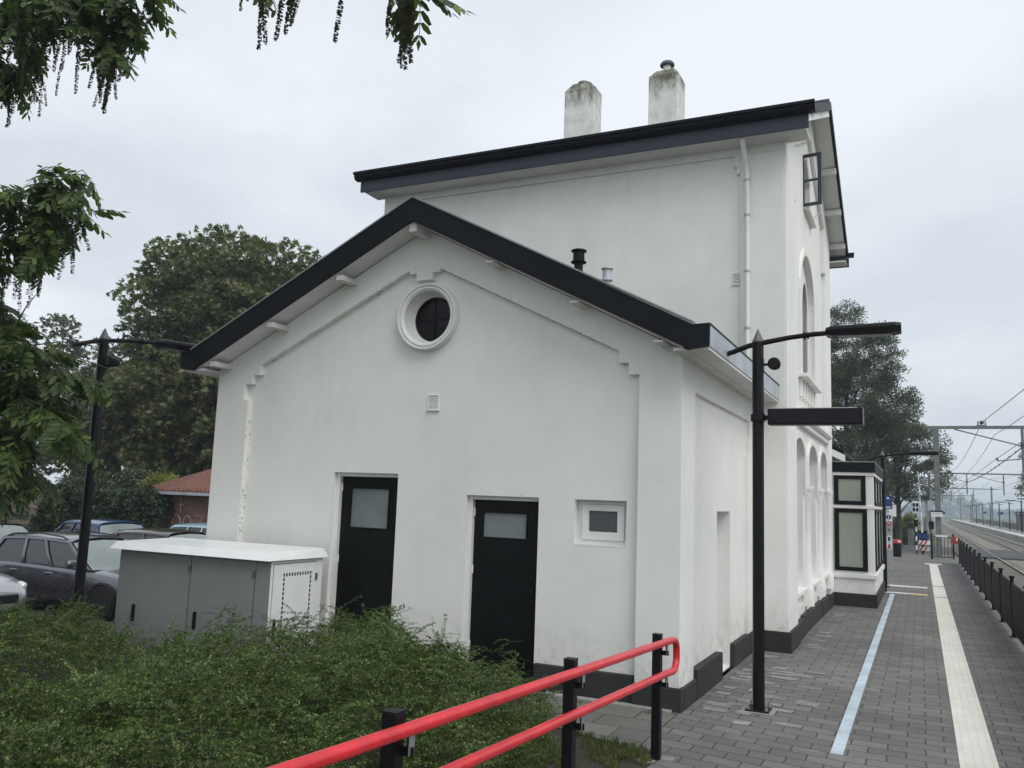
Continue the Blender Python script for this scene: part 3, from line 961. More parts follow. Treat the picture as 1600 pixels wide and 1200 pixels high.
# annex roof : two slabs, barge board with boxed ends, gutters, purlin ends
YF = 8.92
EL, ER = -9.46, -2.16      # where the rafters end
def zt(x): return 5.955 - SL * abs(x - XC)
ar = MB()
for x0, x1 in ((EL - 0.1, XC), (XC, ER + 0.1)):
    ar.add([(x0, y, zt(x0) - d) for y in (YF + 0.03, 13.96) for d in (0.02, 0.10)] + [(x1, y, zt(x1) - d) for y in (YF + 0.03, 13.96) for d in (0.02, 0.10)],
           [(0, 1, 3, 2), (4, 6, 7, 5), (0, 2, 6, 4), (1, 5, 7, 3), (0, 4, 5, 1), (2, 3, 7, 6)])
ar.each('annex_roof', M['tiles'], ST)
sb = MB()
for x0, x1 in ((EL + 0.05, XC), (XC, ER - 0.05)):
    sb.add([(x0, y, za(x0) + d) for y in (YF + 0.045, 13.96) for d in (0.008, 0.03)] + [(x1, y, za(x1) + d) for y in (YF + 0.045, 13.96) for d in (0.008, 0.03)],
           [(0, 1, 3, 2), (4, 6, 7, 5), (0, 2, 6, 4), (1, 5, 7, 3), (0, 4, 5, 1), (2, 3, 7, 6)])
sb.each('annex_soffit', M['soffit'], ST)
bb = MB()
zu = lambda x: 5.665 - 0.506 * abs(x - XC)
bb.prism([(XC, 5.975), (ER, zt(ER) + 0.02), (ER, zt(ER) - 0.0), (ER - 0.05, zu(ER - 0.05)), (XC, 5.665), (EL + 0.05, zu(EL + 0.05)), (EL, zt(EL)), (EL, zt(EL) + 0.02)], 'y', YF, YF + 0.04)
bb.prism([(ER, 4.112), (-1.985, 4.118), (-1.99, 3.872), (ER - 0.05, zu(ER - 0.05) - 0.002), (ER, zt(ER))], 'y', YF, YF + 0.04)
bb.prism([(EL, 4.112), (-9.635, 4.118), (-9.63, 3.872), (EL + 0.05, zu(EL + 0.05) - 0.002), (EL, zt(EL))], 'y', YF, YF + 0.04)
bb.build('bargeboard', M['fascia'], ST)
cp = MB()
for s in (-1, 1):
    e = XC + s * (ER - XC)
    cp.add([(XC, YF - 0.015, 5.976), (XC, YF + 0.12, 5.976), (e, YF - 0.015, 4.126), (e, YF + 0.12, 4.126), (XC, YF - 0.015, 5.996), (XC, YF + 0.12, 5.996), (e, YF - 0.015, 4.146), (e, YF + 0.12, 4.146)],
           [(0, 1, 3, 2), (4, 6, 7, 5), (0, 2, 6, 4), (1, 5, 7, 3), (0, 4, 5, 1), (2, 3, 7, 6)])
cp.each('verge_capping', M['steel_sheet'], ST)
g = MB()
for s in (1, -1):
    a, b_ = (-1.99, ER) if s > 0 else (-9.63, EL)
    g.prism([(a, 3.872), (a, 4.10), (a - s * 0.012, 4.10), (a - s * 0.02, 3.884), (b_ - s * 0.05, 3.884), (b_ - s * 0.05, 3.872)], 'y', YF + 0.042, 13.96)
g.each('gutter', M['zinc'], ST)
gl_ = MB()
for s in (1, -1):
    a, b_ = (-1.985, ER) if s > 0 else (-9.635, EL)
    gl_.box(min(a, a - s * 0.06), max(a, a - s * 0.06) , YF + 0.041, 13.96, 4.102, 4.125)
gl_.each('gutter_lip', M['fascia'], ST)
MB().box(-2.0, -1.55 - 0.43, 13.93, 13.965, 3.87, 4.1).build('gutter_end', M['zinc'], ST)
MB().box(XR - 0.02, -2.0, YF + 0.045, 13.96, 3.835, 3.870).box(-9.62, XL + 0.02, YF + 0.045, 13.96, 3.835, 3.870).each('eaves_soffit', M['soffit'], ST)
pu = MB()
for dx in (0.0, 1.12, 2.25, 3.25):
    for s in ((1,) if dx == 0 else (-1, 1)):
        x = XC + s * dx
        z = za(x)
        pu.box(x - 0.055, x + 0.055, YF + 0.045, YA + 0.05, z - (0.105 if s < 0 else 0.06 if dx else 0.125), z - 0.004 - 0.03 * (dx > 0))
pu.each('purlin_end', M['soffit'], ST, bevel=0.004)
# flues on the annex roof
def flue(x, y, zb, zt_, r, mat, col=None):
    b = MB().lathe((x, y, zb), [(r, -0.3), (r, zt_ - zb - 0.22), (r * 1.75, zt_ - zb - 0.20), (r * 1.8, zt_ - zb - 0.185), (r * 1.35, zt_ - zb - 0.17), (r * 1.3, zt_ - zb - 0.04), (r * 1.8, zt_ - zb - 0.025), (r * 1.75, zt_ - zb - 0.008), (r * 0.6, zt_ - zb)], 'z', 24)
    if col:
        b.lathe((x, y, zb), [(r * 1.6, -0.3), (r * 1.6, 0.32), (r * 1.15, 0.36)], 'z', 24)
    return b.build('flue', mat, ST, True)
flue(-4.51, 11.5, 5.25, 5.885, 0.065, M['fascia'])
flue(-4.06, 11.5, 4.98, 5.575, 0.048, M['zinc'], True)

# ---- tall block, its gable towards the tracks
YM0, YM1 = 13.97, 21.4
XW, XF = -9.72, -1.95
YR = (YM0 + YM1) / 2
EZ = 8.42
PM = 0.452
ridge = 10.39
def zm_(y): return ridge - 0.10 - PM * abs(y - YR)
mwall = MB().box(XW, -2.25, YM0, YM0 + 0.3, 0, 8.46)
mwall.build('side_wall', M['stucco'], ST)
mf = MB().box(XW - 0.01, -1.90, YM0 - 0.055, YM0 + 0.05, 8.03, 8.47)
mf.box(-2.60, -1.90, YM0 - 0.054, YM0 + 0.05, 0.0, 8.029).box(-2.70, -2.601, YM0 - 0.053, YM0 + 0.05, 7.83, 8.029).box(-2.66, -2.601, YM0 - 0.052, YM0 + 0.05, 7.70, 7.829)
mf.box(XW - 0.01, -9.2, YM0 - 0.054, YM0 + 0.05, 0.0, 8.029)
mf.each('frieze', M['stucco'], ST, bevel=0.006)
vent(-2.655, 5.92, YM0, 0.08, 0.10)
MB().box(XW, XW + 0.3, YM0 + 0.3, YM1 - 0.3, 0, 8.46).box(XW, -2.25, YM1 - 0.3, YM1, 0, 8.46).each('rear_wall', M['stucco'], ST)
def mg(y0, y1, zb, dz=0): return [(y0, zb), (y1, zb), (y1, zm_(y1) + dz), (YR, zm_(YR) + dz), (y0, zm_(y0) + dz)]
AR = [(15.08, 16.52), (17.12, 18.62), (19.18, 20.6)]
arches = [arch(a, b, 0.5, 3.08, 3.42) for a, b in AR]
UPW = arch(16.15, 18.3, 4.62, 6.2, 7.1)
ATT = [(16.98, 8.1), (18.3, 8.1), (18.3, 8.95), (17.64, 9.5), (16.98, 8.95)]
f1 = MB().prism([mg(YM0 + 0.3, YM1 - 0.3, 0.0)] , 'x', -2.55, -2.30)
f1.build('facade_back', M['stucco_facade'], ST)
f2 = MB().prism([mg(YM0, YM1, 0.0)] + arches + [UPW, ATT], 'x', -2.25, XF)
f2.build('facade', M['stucco_facade'], ST, bevel=0.006)
# raised corner pilasters and verge frieze
rec = [(15.0, 3.9), (20.35, 3.9), (20.35, 7.55), (20.2, 7.55), (20.2, zm_(20.2) - 0.55), (YR, zm_(YR) - 0.55), (15.15, zm_(15.15) - 0.55), (15.15, 7.55), (15.0, 7.55)]
low = [(15.02, -0.35), (20.66, -0.35), (20.66, 3.66), (15.02, 3.66)]
f3 = MB().prism([mg(YM0 - 0.05, YM1, -0.4), rec, low], 'x', XF + 0.001, XF + 0.085)
f3.build('facade_frieze', M['stucco_facade'], ST, bevel=0.008)
MB().prism([(XF + 0.0, 3.72), (XF + 0.13, 3.76), (XF + 0.16, 3.80), (XF + 0.16, 3.85), (XF + 0.0, 3.90)], 'y', 15.05, 20.7).build('string_course', M['stucco_facade'], ST)
# arch mouldings
for ya, yb in AR + [(16.15, 18.3)]:
    zs_, zt2, zb_ = (6.2, 7.1, 4.62) if ya == 16.15 else (3.08, 3.42, 2.45)
    c_, wd = (ya + yb) / 2, (yb - ya) / 2
    path = [(ya, zb_), (ya, zs_)] + [(c_ - wd * math.cos(PI * i / 16), zs_ + (zt2 - zs_) * math.sin(PI * i / 16)) for i in range(1, 16)] + [(yb, zs_), (yb, zb_)]
    outl = [(c_ + (y - c_) * (1 + 0.10 / wd), zs_ + (z - zs_) * (1 + 0.12 / (zt2 - zs_)) if z > zs_ else z) for y, z in path]
    MB().prism(outl + path[::-1], 'x', XF + 0.002, XF + 0.05).build('arch_moulding', M['stucco_facade'], ST, bevel=0.006)
# windows behind the ground-floor arches, each with frame and panes
for i, (ya, yb) in enumerate(AR):
    fo = MB().prism([arch(ya, yb, 0.5, 3.08, 3.42), rect((ya + 0.09, (ya + yb) / 2 - 0.04, 1.0, 2.3)), rect(((ya + yb) / 2 + 0.04, yb - 0.09, 1.0, 2.3)), rect((ya + 0.09, yb - 0.09, 2.42, 3.05))], 'x', -2.20, -2.12)
    fw = fo.build('arched_window', M['white_wood'], ST, bevel=0.008)
    MB().box(-2.17, -2.16, ya + 0.05, yb - 0.05, 0.95, 3.1).build('pane', M['frost_dark'], fw)
    MB().box(-2.12, -1.93 + 0.06, ya, yb, 0.70, 0.78).build('sill', M['stucco_facade'], fw, bevel=0.01)
    MB().box(-2.13, -2.0, ya, yb, 0.3, 0.70).build('apron', M['stucco_facade'], fw)
cl = MB()
for y in (16.82, 18.90, 20.72):
    n0 = XF + 0.02
    cl.lathe((n0, y, 0), [(0.13, 0.42), (0.13, 0.70), (0.11, 0.76), (0.085, 0.84), (0.08, 2.36), (0.10, 2.40), (0.10, 2.44), (0.125, 2.52), (0.135, 2.54), (0.135, 2.60)], 'z', 16)
cl.each('half_column', M['stucco_facade'], ST, True)
# upper window
fo = MB().prism([arch(16.15, 18.3, 4.62, 6.2, 7.1), arch(16.28, 17.16, 4.8, 6.1, 6.7), arch(17.28, 18.17, 4.8, 6.1, 6.7)], 'x', -2.08, -2.02)
fw = fo.build('arched_window', M['white_wood'], ST, bevel=0.008)
MB().box(-2.06, -2.05, 16.2, 18.25, 4.7, 6.85).build('pane', M['dark_pane'], fw)
MB().box(-2.02, XF + 0.16, 16.0, 18.5, 4.55, 4.62).build('sill', M['white_wood'], fw, bevel=0.01)
db = MB()
for i in range(6):
    db.box(XF + 0.0, XF + 0.05, 16.12 + i * 0.42, 16.12 + i * 0.42 + 0.14, 4.2, 4.545)
db.each('dentil', M['stucco_facade'], ST, bevel=0.006)
# attic window with one casement swung open
fo = MB().prism([ATT, [(17.06, 8.18), (18.22, 8.18), (18.22, 8.9), (17.64, 9.38), (17.06, 8.9)]], 'x', -2.10, -1.96)
fw = fo.build('attic_window', M['white_wood'], ST)
MB().box(-2.22, -2.20, 17.0, 18.28, 8.1, 9.2).build('pane', M['dark_pane'], fw)
MB().tube([(XF, 17.0, 8.05), (XF + 0.10, 17.0, 8.02)], 0.02, 8).box(XF, XF + 0.11, 17.02, 18.3, 8.03, 8.075).build('sill', M['white_wood'], fw)
cs_ = MB().prism([rect((0.0, 0.36, 0.0, 1.06)), rect((0.035, 0.29, 0.06, 0.50)), rect((0.035, 0.29, 0.54, 1.0))], 'y', 0, 0.045)
co_ = cs_.build('open_casement', M['fascia_blue'], fw, bevel=0.004)
co_.location = (XF - 0.01, 16.95, 8.07)
co_.rotation_euler = (0, 0, R(-8))
MB().tube([(XF, 18.25, 8.2), (XF + 0.25, 17.6, 8.12)], 0.012, 6).build('casement_stay', M['white_wood'], fw)
# black plinth of the tall block
pl = MB().box(-2.62, -1.82, YM0 - 0.09, YM0 + 0.1, -0.2, 0.31).box(XF - 0.1, -1.82, YM0 + 0.1, 15.0, -0.2, 0.31)
pl.box(-2.5, -1.855, 15.0, 16.0, -0.2, 0.30).box(-2.5, -1.87, 16.0, 18.9, -0.2, 0.33).box(-2.5, -1.86, 18.9, 20.4, -0.2, 0.30).box(-2.5, -1.85, 20.4, 21.38, -0.2, 0.31)
pl.box(XW - 0.03, -2.62, YM0 - 0.03, YM0 + 0.1, -0.4, 0.3)
pl.each('plinth', M['plinth'], ST, bevel=0.012)
# roof of the tall block
Y0e, Y1e = 13.40, 21.97
XE0, XE1 = -10.08, -1.50
mr_ = MB()
def slab(b, x0, x1, ya, yb, za_, zb_, th):
    b.add([(x0, ya, za_), (x1, ya, za_), (x0, yb, zb_), (x1, yb, zb_), (x0, ya, za_ - th), (x1, ya, za_ - th), (x0, yb, zb_ - th), (x1, yb, zb_ - th)],
          [(0, 1, 3, 2), (4, 6, 7, 5), (0, 4, 5, 1), (2, 3, 7, 6), (0, 2, 6, 4), (1, 5, 7, 3)])
zr = lambda y: ridge - PM * abs(y - YR)
slab(mr_, XE0, XE1, Y0e, YR, zr(Y0e) + 0.05, zr(YR) + 0.05, 0.08)
slab(mr_, XE0, XE1, YR, Y1e, zr(YR) + 0.05, zr(Y1e) + 0.05, 0.08)
mr_.tube([(XE0, YR, ridge + 0.07), (XE1, YR, ridge + 0.07)], 0.10, 10)
mr_.build('roof', M['tiles'], ST)
ms_ = MB()
slab(ms_, XE0 + 0.03, XE1 - 0.03, Y0e + 0.05, YR, zr(Y0e + 0.05) - 0.04, zr(YR) - 0.04, 0.025)
slab(ms_, XE0 + 0.03, XE1 - 0.03, YR, Y1e - 0.03, zr(YR) - 0.04, zr(Y1e - 0.03) - 0.04, 0.025)
ms_.each('soffit', M['soffit'], ST)
vb = MB()
for x in (XE0 - 0.03, XE1 - 0.005):
    vb.prism([(Y0e + 0.1, zr(Y0e + 0.1) + 0.07), (YR, ridge + 0.10), (Y1e, zr(Y1e) + 0.07), (Y1e, zr(Y1e) - 0.11), (YR, ridge - 0.08), (Y0e + 0.1, zr(Y0e + 0.1) - 0.11)], 'x', x, x + 0.035)
vb.each('verge_board', M['fascia'], ST)
MB().prism([(Y0e + 0.12, zr(Y0e + 0.12) - 0.115), (YR, ridge - 0.085), (YR, ridge - 0.21), (Y0e + 0.12, zr(Y0e + 0.12) - 0.235)], 'x', XE1 - 0.06, XE1 - 0.01).build('verge_lining', M['white_wood'], ST)
pu = MB()
for y in (14.6, 16.1, YR, 19.2, 20.4, 21.5):
    z = zr(y) - 0.075
    pu.box(XF + 0.05, XE1 - 0.01, y - 0.06, y + 0.06, z - 0.13, z)
pu.each('purlin_end', M['soffit'], ST, bevel=0.004)
MB().box(-10.02, -1.455, 13.46, 13.50, 8.155, 8.40).box(-10.02, -1.455, 21.86, 21.9, 8.10, 8.36).each('eaves_fascia', M['fascia_blue'], ST, bevel=0.004)
MB().box(-9.95, XE1, 13.50, YM0 + 0.02, 8.16, 8.19).box(-9.95, XE1, YM1, 21.86, 8.12, 8.15).each('eaves_soffit', M['soffit'], ST)
gm = MB()
gp = [(13.462, 8.375), (13.37, 8.385), (13.33, 8.435), (13.33, 8.475), (13.29, 8.485), (13.29, 8.53), (13.34, 8.53), (13.37, 8.42), (13.462, 8.41)]
gm.prism(gp, 'x', -10.10, -1.345)
gm.prism([(2 * YR - y - 0.02, z - 0.03) for y, z in gp], 'x', -10.10, -1.345)
gm.each('gutter', M['fascia'], ST)
MB().tube([(-2.5, 13.56, 8.17), (-2.5, 13.60, 8.08), (-2.49, 13.80, 7.85), (-2.475, 13.84, 7.7), (-2.475, 13.84, 4.05)], 0.042, 12).build('downpipe', M['white_wood'], ST, True)
pb = MB()
for z in (7.55, 6.95, 6.0, 5.05):
    pb.lathe((-2.475, 13.84, z), [(0.0425, -0.02), (0.051, -0.018), (0.051, 0.018), (0.0425, 0.02)], 'z', 14)
    pb.box(-2.49, -2.46, 13.87, 13.925, z - 0.012, z + 0.012)
pb.each('pipe_clip', M['zinc'], ST)
# chimneys
def chimney(x0, x1, y0, y1, zb, zt2, pot):
    b = MB().box(x0, x1, y0, y1, zb, zt2)
    cx, cy = (x0 + x1) / 2, (y0 + y1) / 2
    ix, iy = 0.20, 0.15
    b.add([(x0, y0, zt2), (x1, y0, zt2), (x1, y1, zt2), (x0, y1, zt2), (cx - ix, cy - iy, zt2 + 0.19), (cx + ix, cy - iy, zt2 + 0.19), (cx + ix, cy + iy, zt2 + 0.19), (cx - ix, cy + iy, zt2 + 0.19)],
          [(0, 1, 5, 4), (1, 2, 6, 5), (2, 3, 7, 6), (3, 0, 4, 7), (4, 5, 6, 7)])
    o = b.build('chimney', M['chimney'], ST, bevel=0.02)
    pz = zt2 + 0.17
    pp = MB().lathe((cx, cy, pz), [(0.085, 0), (0.085, pot), (0.09, pot)], 'z', 20)
    pp.build('chimney_pot', M['white_wood'], o, True)
    MB().lathe((cx, cy, pz + pot), [(0.10, -0.06), (0.155, -0.05), (0.16, -0.02), (0.13, 0.03), (0.06, 0.065), (0.0, 0.072)], 'z', 24).build('pot_cap', M['grey_tip'], o, True)
chimney(-7.12, -6.385, 17.0, 17.47, 9.6, 11.42, 0.05)
chimney(-5.145, -4.49, 17.0, 17.62, 9.6, 11.40, 0.22)

# ---- bay window and far annex
BY0, BY1, BX = 21.42, 26.1, -0.985
b = MB().box(-2.6, BX, BY0, BY1, 0.0, 3.05)
b.build('bay_wall', M['stucco_facade'], ST)
bay = MB().box(-2.7, BX + 0.05, BY0 - 0.06, BY1 + 0.05, 3.06, 3.29)
bay.build('bay_roof', M['fascia'], ST, bevel=0.006)
MB().box(-2.68, BX + 0.055, BY0 - 0.065, BY1 + 0.055, 3.291, 3.312).build('bay_roof_edge', M['steel_sheet'], ST)
MB().box(-2.0, BX + 0.03, BY0 - 0.03, BY1 + 0.03, 2.98, 3.059).box(-2.0, BX + 0.05, BY0 - 0.05, BY1 + 0.04, 0.64, 0.735).box(-2.0, BX + 0.02, BY0 - 0.02, BY1 + 0.02, 2.225, 2.30).each('bay_band', M['white_wood'], ST, bevel=0.006)
MB().box(-2.0, BX + 0.045, BY0 - 0.045, BY1 + 0.04, -0.2, 0.30).build('bay_plinth', M['plinth'], ST, bevel=0.012)
def pane_y(x0, x1, z0, z1, y):
    o = MB().prism([rect((x0, x1, z0, z1)), rect((x0 + 0.10, x1 - 0.10, z0 + 0.09, z1 - 0.09))], 'y', y - 0.035, y + 0.0).build('bay_window', M['black_door'], ST, bevel=0.005)
    MB().box(x0 + 0.09, x1 - 0.09, y - 0.012, y - 0.002, z0 + 0.08, z1 - 0.08).build('pane', M['blind'], o)
pane_y(-1.835, -1.145, 2.305, 2.985, BY0)
pane_y(-1.835, -1.125, 0.80, 2.215, BY0)
for ya, yb in ((21.75, 23.0), (23.2, 24.45), (24.65, 25.9)):
    for z0, z1 in ((2.305, 2.975), (0.80, 2.215)):
        o = MB().prism([rect((ya, yb, z0, z1)), rect((ya + 0.1, yb - 0.1, z0 + 0.09, z1 - 0.09))], 'x', BX, BX + 0.035).build('bay_window', M['black_door'], ST, bevel=0.005)
        MB().box(BX + 0.002, BX + 0.012, ya + 0.09, yb - 0.09, z0 + 0.08, z1 - 0.08).build('pane', M['blind'], o)
MB().tube([(-0.93, 25.95, 3.0), (-0.93, 25.95, 0.0)], 0.035, 10).build('downpipe', M['black_metal'], ST, True)
# far annex behind the bay
XC2 = -5.81
MB().prism([(-9.25, 0), (-2.6, 0), (-2.6, 3.6), (XC2, 5.2), (-9.25, 3.6)], 'y', YM1 + 0.01, 26.0).build('far_annex_wall', M['stucco'], ST)
fa = MB()
zq = lambda x: 5.62 - 0.511 * abs(x - XC2)
for x0, x1 in ((-9.9, XC2), (XC2, -1.60)):
    fa.add([(x, y, zq(x) + d) for x in (x0, x1) for y in (YM1 + 0.02, 26.4) for d in (0.0, 0.09)], [(0, 1, 3, 2), (4, 6, 7, 5), (0, 4, 5, 1), (2, 3, 7, 6), (0, 2, 6, 4), (1, 5, 7, 3)])
fa.build('far_annex_roof', M['fascia'], ST)
fb = MB()
fb.add([(x, y, zq(x) + d) for x in (-2.3, -1.58) for y in (YM1 + 0.005, YM1 + 0.045) for d in (-0.17, -0.005)], [(0, 1, 3, 2), (4, 6, 7, 5), (0, 4, 5, 1), (2, 3, 7, 6), (0, 2, 6, 4), (1, 5, 7, 3)])
fb.build('far_annex_verge', M['white_wood'], ST)
#@@OBJECTS
# ------------------------------------------------------------------ street lamps
def lamp(loc, ang, h, label, base_z=0.0):
    """post with pointed cap and one arm carrying a flat lamp head; ang = compass of the arm"""
    t = thing('street_lamp', loc, label, 'street lamp', 'black platform lamps')
    x, y, z = loc
    c, s = math.cos(ang), math.sin(ang)
    P = lambda a, b, q: (x + c * a - s * b, y + s * a + c * b, z + q)
    MB().lathe((x, y, z), [(0.064, 0.015), (0.064, h - 0.16)], 'z', 8).build('pole', M['black_metal'], t)
    MB().lathe((x, y, z), [(0.066, h - 0.165), (0.068, h - 0.155), (0.0, h)], 'z', 8).build('cap', M['grey_tip'], t)
    arm = [P(-0.40, 0, h - 0.30), P(-0.28, 0, h - 0.265), P(-0.10, 0, h - 0.20), P(0.10, 0, h - 0.165), P(0.35, 0, h - 0.125), P(0.60, 0, h - 0.10), P(0.78, 0, h - 0.093)]
    a = MB().tube(arm, [0.030] * 4 + [0.028] * 3, 10)
    a.build('arm', M['black_metal'], t, True)
    k = MB()
    for q, r in ((0.50, 0.045), (0.535, 0.038)):
        k.tube([P(q, 0, h - 0.112), P(q + 0.02, 0, h - 0.110)], r, 12)
    k.build('arm_joint', M['black_metal'], t, True)
    hd = MB()
    sec = [(-0.12, 0.045), (-0.14, 0.01), (-0.12, -0.055), (0.12, -0.055), (0.14, 0.01), (0.12, 0.045), (0.06, 0.062), (-0.06, 0.062)]
    n = len(sec)
    vs = []
    for a_, k_, dz in ((0.74, 0.75, 0), (0.80, 1.0, 0.0), (1.44, 1.0, 0.012), (1.50, 0.85, 0.012)):
        vs += [P(a_, u * k_, h - 0.088 + v * k_ + dz) for u, v in sec]
    fs = [tuple(range(n)), tuple(range(3 * n, 4 * n))]
    for i in range(3):
        fs += [(i * n + j, i * n + (j + 1) % n, (i + 1) * n + (j + 1) % n, (i + 1) * n + j) for j in range(n)]
    hd.add(vs, fs)
    ho = hd.build('lamp_head', M['black_metal'], t, bevel=0.006)
    lg = MB()
    lg.add([P(a_, u, h - 0.1445) for a_, u in ((0.86, -0.08), (1.40, -0.08), (1.40, 0.08), (0.86, 0.08))], [(0, 1, 2, 3)])
    lg.build('lamp_glass', M['frost'], ho)
    bp = MB()
    bp.add([P(a_, b_, q) for q in (0.008, 0.024) for a_, b_ in ((-0.125, -0.125), (0.125, -0.125), (0.125, 0.125), (-0.125, 0.125))], [(0, 1, 2, 3), (4, 5, 6, 7), (0, 1, 5, 4), (1, 2, 6, 5), (2, 3, 7, 6), (3, 0, 4, 7)])
    bo = bp.build('base_plate', M['black_metal'], t, bevel=0.003)
    for u, v in ((-.095, -.095), (.095, -.095), (.095, .095), (-.095, .095)):
        p = P(u, v, 0)
        MB().lathe((p[0], p[1], z), [(0.019, 0.024), (0.019, 0.044), (0.010, 0.045), (0.010, 0.085), (0.0, 0.088)], 'z', 8).build('anchor_bolt', M['steel'], bo)
    return t
lamp((-1.645, 9.883, 0.0), 0.0, 4.225, 'black lamp post with pointed cap standing before the annex corner, display box on it')
lamp((-9.93, 7.85, -0.02), R(78), 4.30, 'black lamp post behind the shrubs at the left edge of the annex roof', 0)
lamp((-1.0, 27.6, 0.0), 0.0, 3.98, 'black lamp post just past the bay window with its arm over the platform')
structure('lamp_footing', MB().box(-1.815, -1.475, 9.72, 10.05, -0.02, 0.006), M['kerb'])
# departure display box on the lamp
dp = thing('display_box', (-1.52, 9.883, 3.1), 'long black electronic display box hung on the lamp post by the annex', 'display box')
MB().box(-1.53, -0.545, 9.80, 9.97, 3.105, 3.285).build('case', M['black_metal'], dp, bevel=0.008)
MB().box(-1.50, -0.575, 9.792, 9.799, 3.125, 3.265).build('screen', M['dark_pane'], dp)
MB().box(-0.545, -0.535, 9.795, 9.975, 3.10, 3.29).build('end_cap', M['grey_tip'], dp, bevel=0.003)
MB().lathe((-1.645, 9.883, 3.19), [(0.083, -0.04), (0.083, 0.04)], 'z', 16).box(-1.60, -1.53, 9.86, 9.91, 3.165, 3.215).build('bracket', M['black_metal'], dp)
MB().box(-1.45, -0.6, 9.81, 9.96, 3.286, 3.293).build('top_strip', M['steel'], dp)
# loudspeakers clamped to the lamp posts
def speaker(x, y, z, label):
    s = thing('loudspeaker', (x, y, z), label, 'loudspeaker', 'loudspeakers on the lamp posts')
    MB().tube([(x - 0.06, y, z), (x + 0.03, y, z)], 0.015, 8).box(x - 0.065, x - 0.045, y - 0.05, y + 0.05, z - 0.07, z + 0.07).build('clamp', M['black_metal'], s)
    MB().lathe((x + 0.075, y - 0.06, z), [(0.03, 0.16), (0.055, 0.13), (0.068, 0.06), (0.072, 0.0), (0.055, -0.015), (0.0, -0.018)], 'y', 18).build('housing', M['black_metal'], s, True)
    return s
speaker(-1.535, 9.883, 3.80, 'small black loudspeaker clamped to the lamp post beside the annex eaves')
speaker(-9.82, 7.87, 3.80, 'small black loudspeaker clamped to the lamp post among the leaves')

# ------------------------------------------------------------------ ramp railing
RL = thing('ramp_railing', (-2.1, 7.53, 0), 'red tubular handrail with two bars on black square posts', 'railing')
def rz(y): return 1.238 - 0.0446 * (y - 2.41) - 0.033 + 0.016
def lz(y): return 0.930 - 0.0485 * (y - 3.63) - 0.017
xr = -2.04
pth = [(xr, -2.0, rz(-2.0)), (xr, 2, rz(2)), (xr, 5, rz(5)), (xr, 7.72, rz(7.72))]
yb_, r_ = 7.86, 0.0
zt_, zb_ = rz(7.86), lz(7.86)
cz_ = (zt_ + zb_) / 2
for i in range(1, 9):
    a = PI / 2 - (PI / 2) * i / 8
    pth.append((xr, 7.76 + 0.13 * math.cos(a), zt_ - 0.11 + 0.11 * math.sin(a)))
for i in range(0, 9):
    a = -(PI / 2) * i / 8
    pth.append((xr, 7.76 + 0.13 * math.cos(a), zb_ + 0.11 + 0.11 * math.sin(a)))
pth += [(xr, 7.6, lz(7.6)), (xr, 5, lz(5)), (xr, 2, lz(2)), (xr, -2.0, lz(-2.0))]
MB().tube(pth, 0.031, 20).build('handrail', M['red_rail'], RL, True)
for y, top in ((7.53, 1.05), (5.45, 1.15), (3.32, 1.245), (1.2, 1.34), (-0.9, 1.43)):
    gz = max(0, (7.6 - y) * 0.047)
    po = MB().box(-2.155, -2.080, y - 0.0375, y + 0.0375, gz - 0.1, top).build('post', M['black_metal'], RL, bevel=0.004)
    MB().box(-2.157, -2.078, y - 0.0395, y + 0.0395, top, top + 0.006).build('post_cap', M['black_metal'], po)
    for z in (rz(y + 0.05), lz(y + 0.05)):
        MB().box(-2.08, -2.022, y + 0.015, y + 0.03, z - 0.115, z - 0.075).box(-2.045, -2.035, y + 0.005, y + 0.045, z - 0.1, z - 0.026).build('bracket', M['black_metal'], po)
        MB().box(-2.0345, -2.031, y + 0.003, y + 0.047, z - 0.11, z - 0.027).build('bracket_plate', M['steel'], po)
structure('rail_footing', MB().box(-2.25, -1.98, 7.40, 7.66, -0.02, 0.006), M['kerb'])

# ------------------------------------------------------------------ platform fence
FN = thing('platform_fence', (1.47, 20, 0), 'black metal bar fence running along the track side of the platform', 'fence')
posts = [18.39 + 2.45 * k for k in range(-6, 11)]
pc = MB().box(-0.03, 0.03, -0.03, 0.03, -0.05, 1.06)
def once(mb, name, mat, **k):
    return mb.build(name, mat, None, **k)
post0 = None
for y in posts:
    if post0 is None:
        post0 = pc.build('post', M['fence'], None, bevel=0.004)
        cap0 = MB().box(-0.045, 0.045, -0.045, 0.045, 1.06, 1.095).build('post_cap', M['fence'], None, bevel=0.006)
        foot0 = MB().box(-0.06, 0.06, -0.08, 0.08, 0.0, 0.014).build('foot_plate', M['fence'], None)
        o, c, ft = post0, cap0, foot0
    else:
        o, c, ft = post0.copy(), cap0.copy(), foot0.copy()
        for q in (o, c, ft):
            COL.objects.link(q)
    attach(o, FN)
    o.location = (1.47, y, 0)
    for q in (c, ft):
        q.parent = o
for ya, yb in zip(posts[:-1], posts[1:]):
    b = MB()
    b.box(1.455, 1.485, ya + 0.03, yb - 0.03, 0.94, 0.98).box(1.455, 1.485, ya + 0.03, yb - 0.03, 0.10, 0.14)
    n = 30
    for i in range(n):
        y = ya + 0.06 + (yb - ya - 0.12) * (i + 0.5) / n
        b.box(1.45, 1.49, y - 0.0305, y + 0.0305, 0.141, 0.939)
    b.build('bar_panel', M['fence'], FN, weld=False)

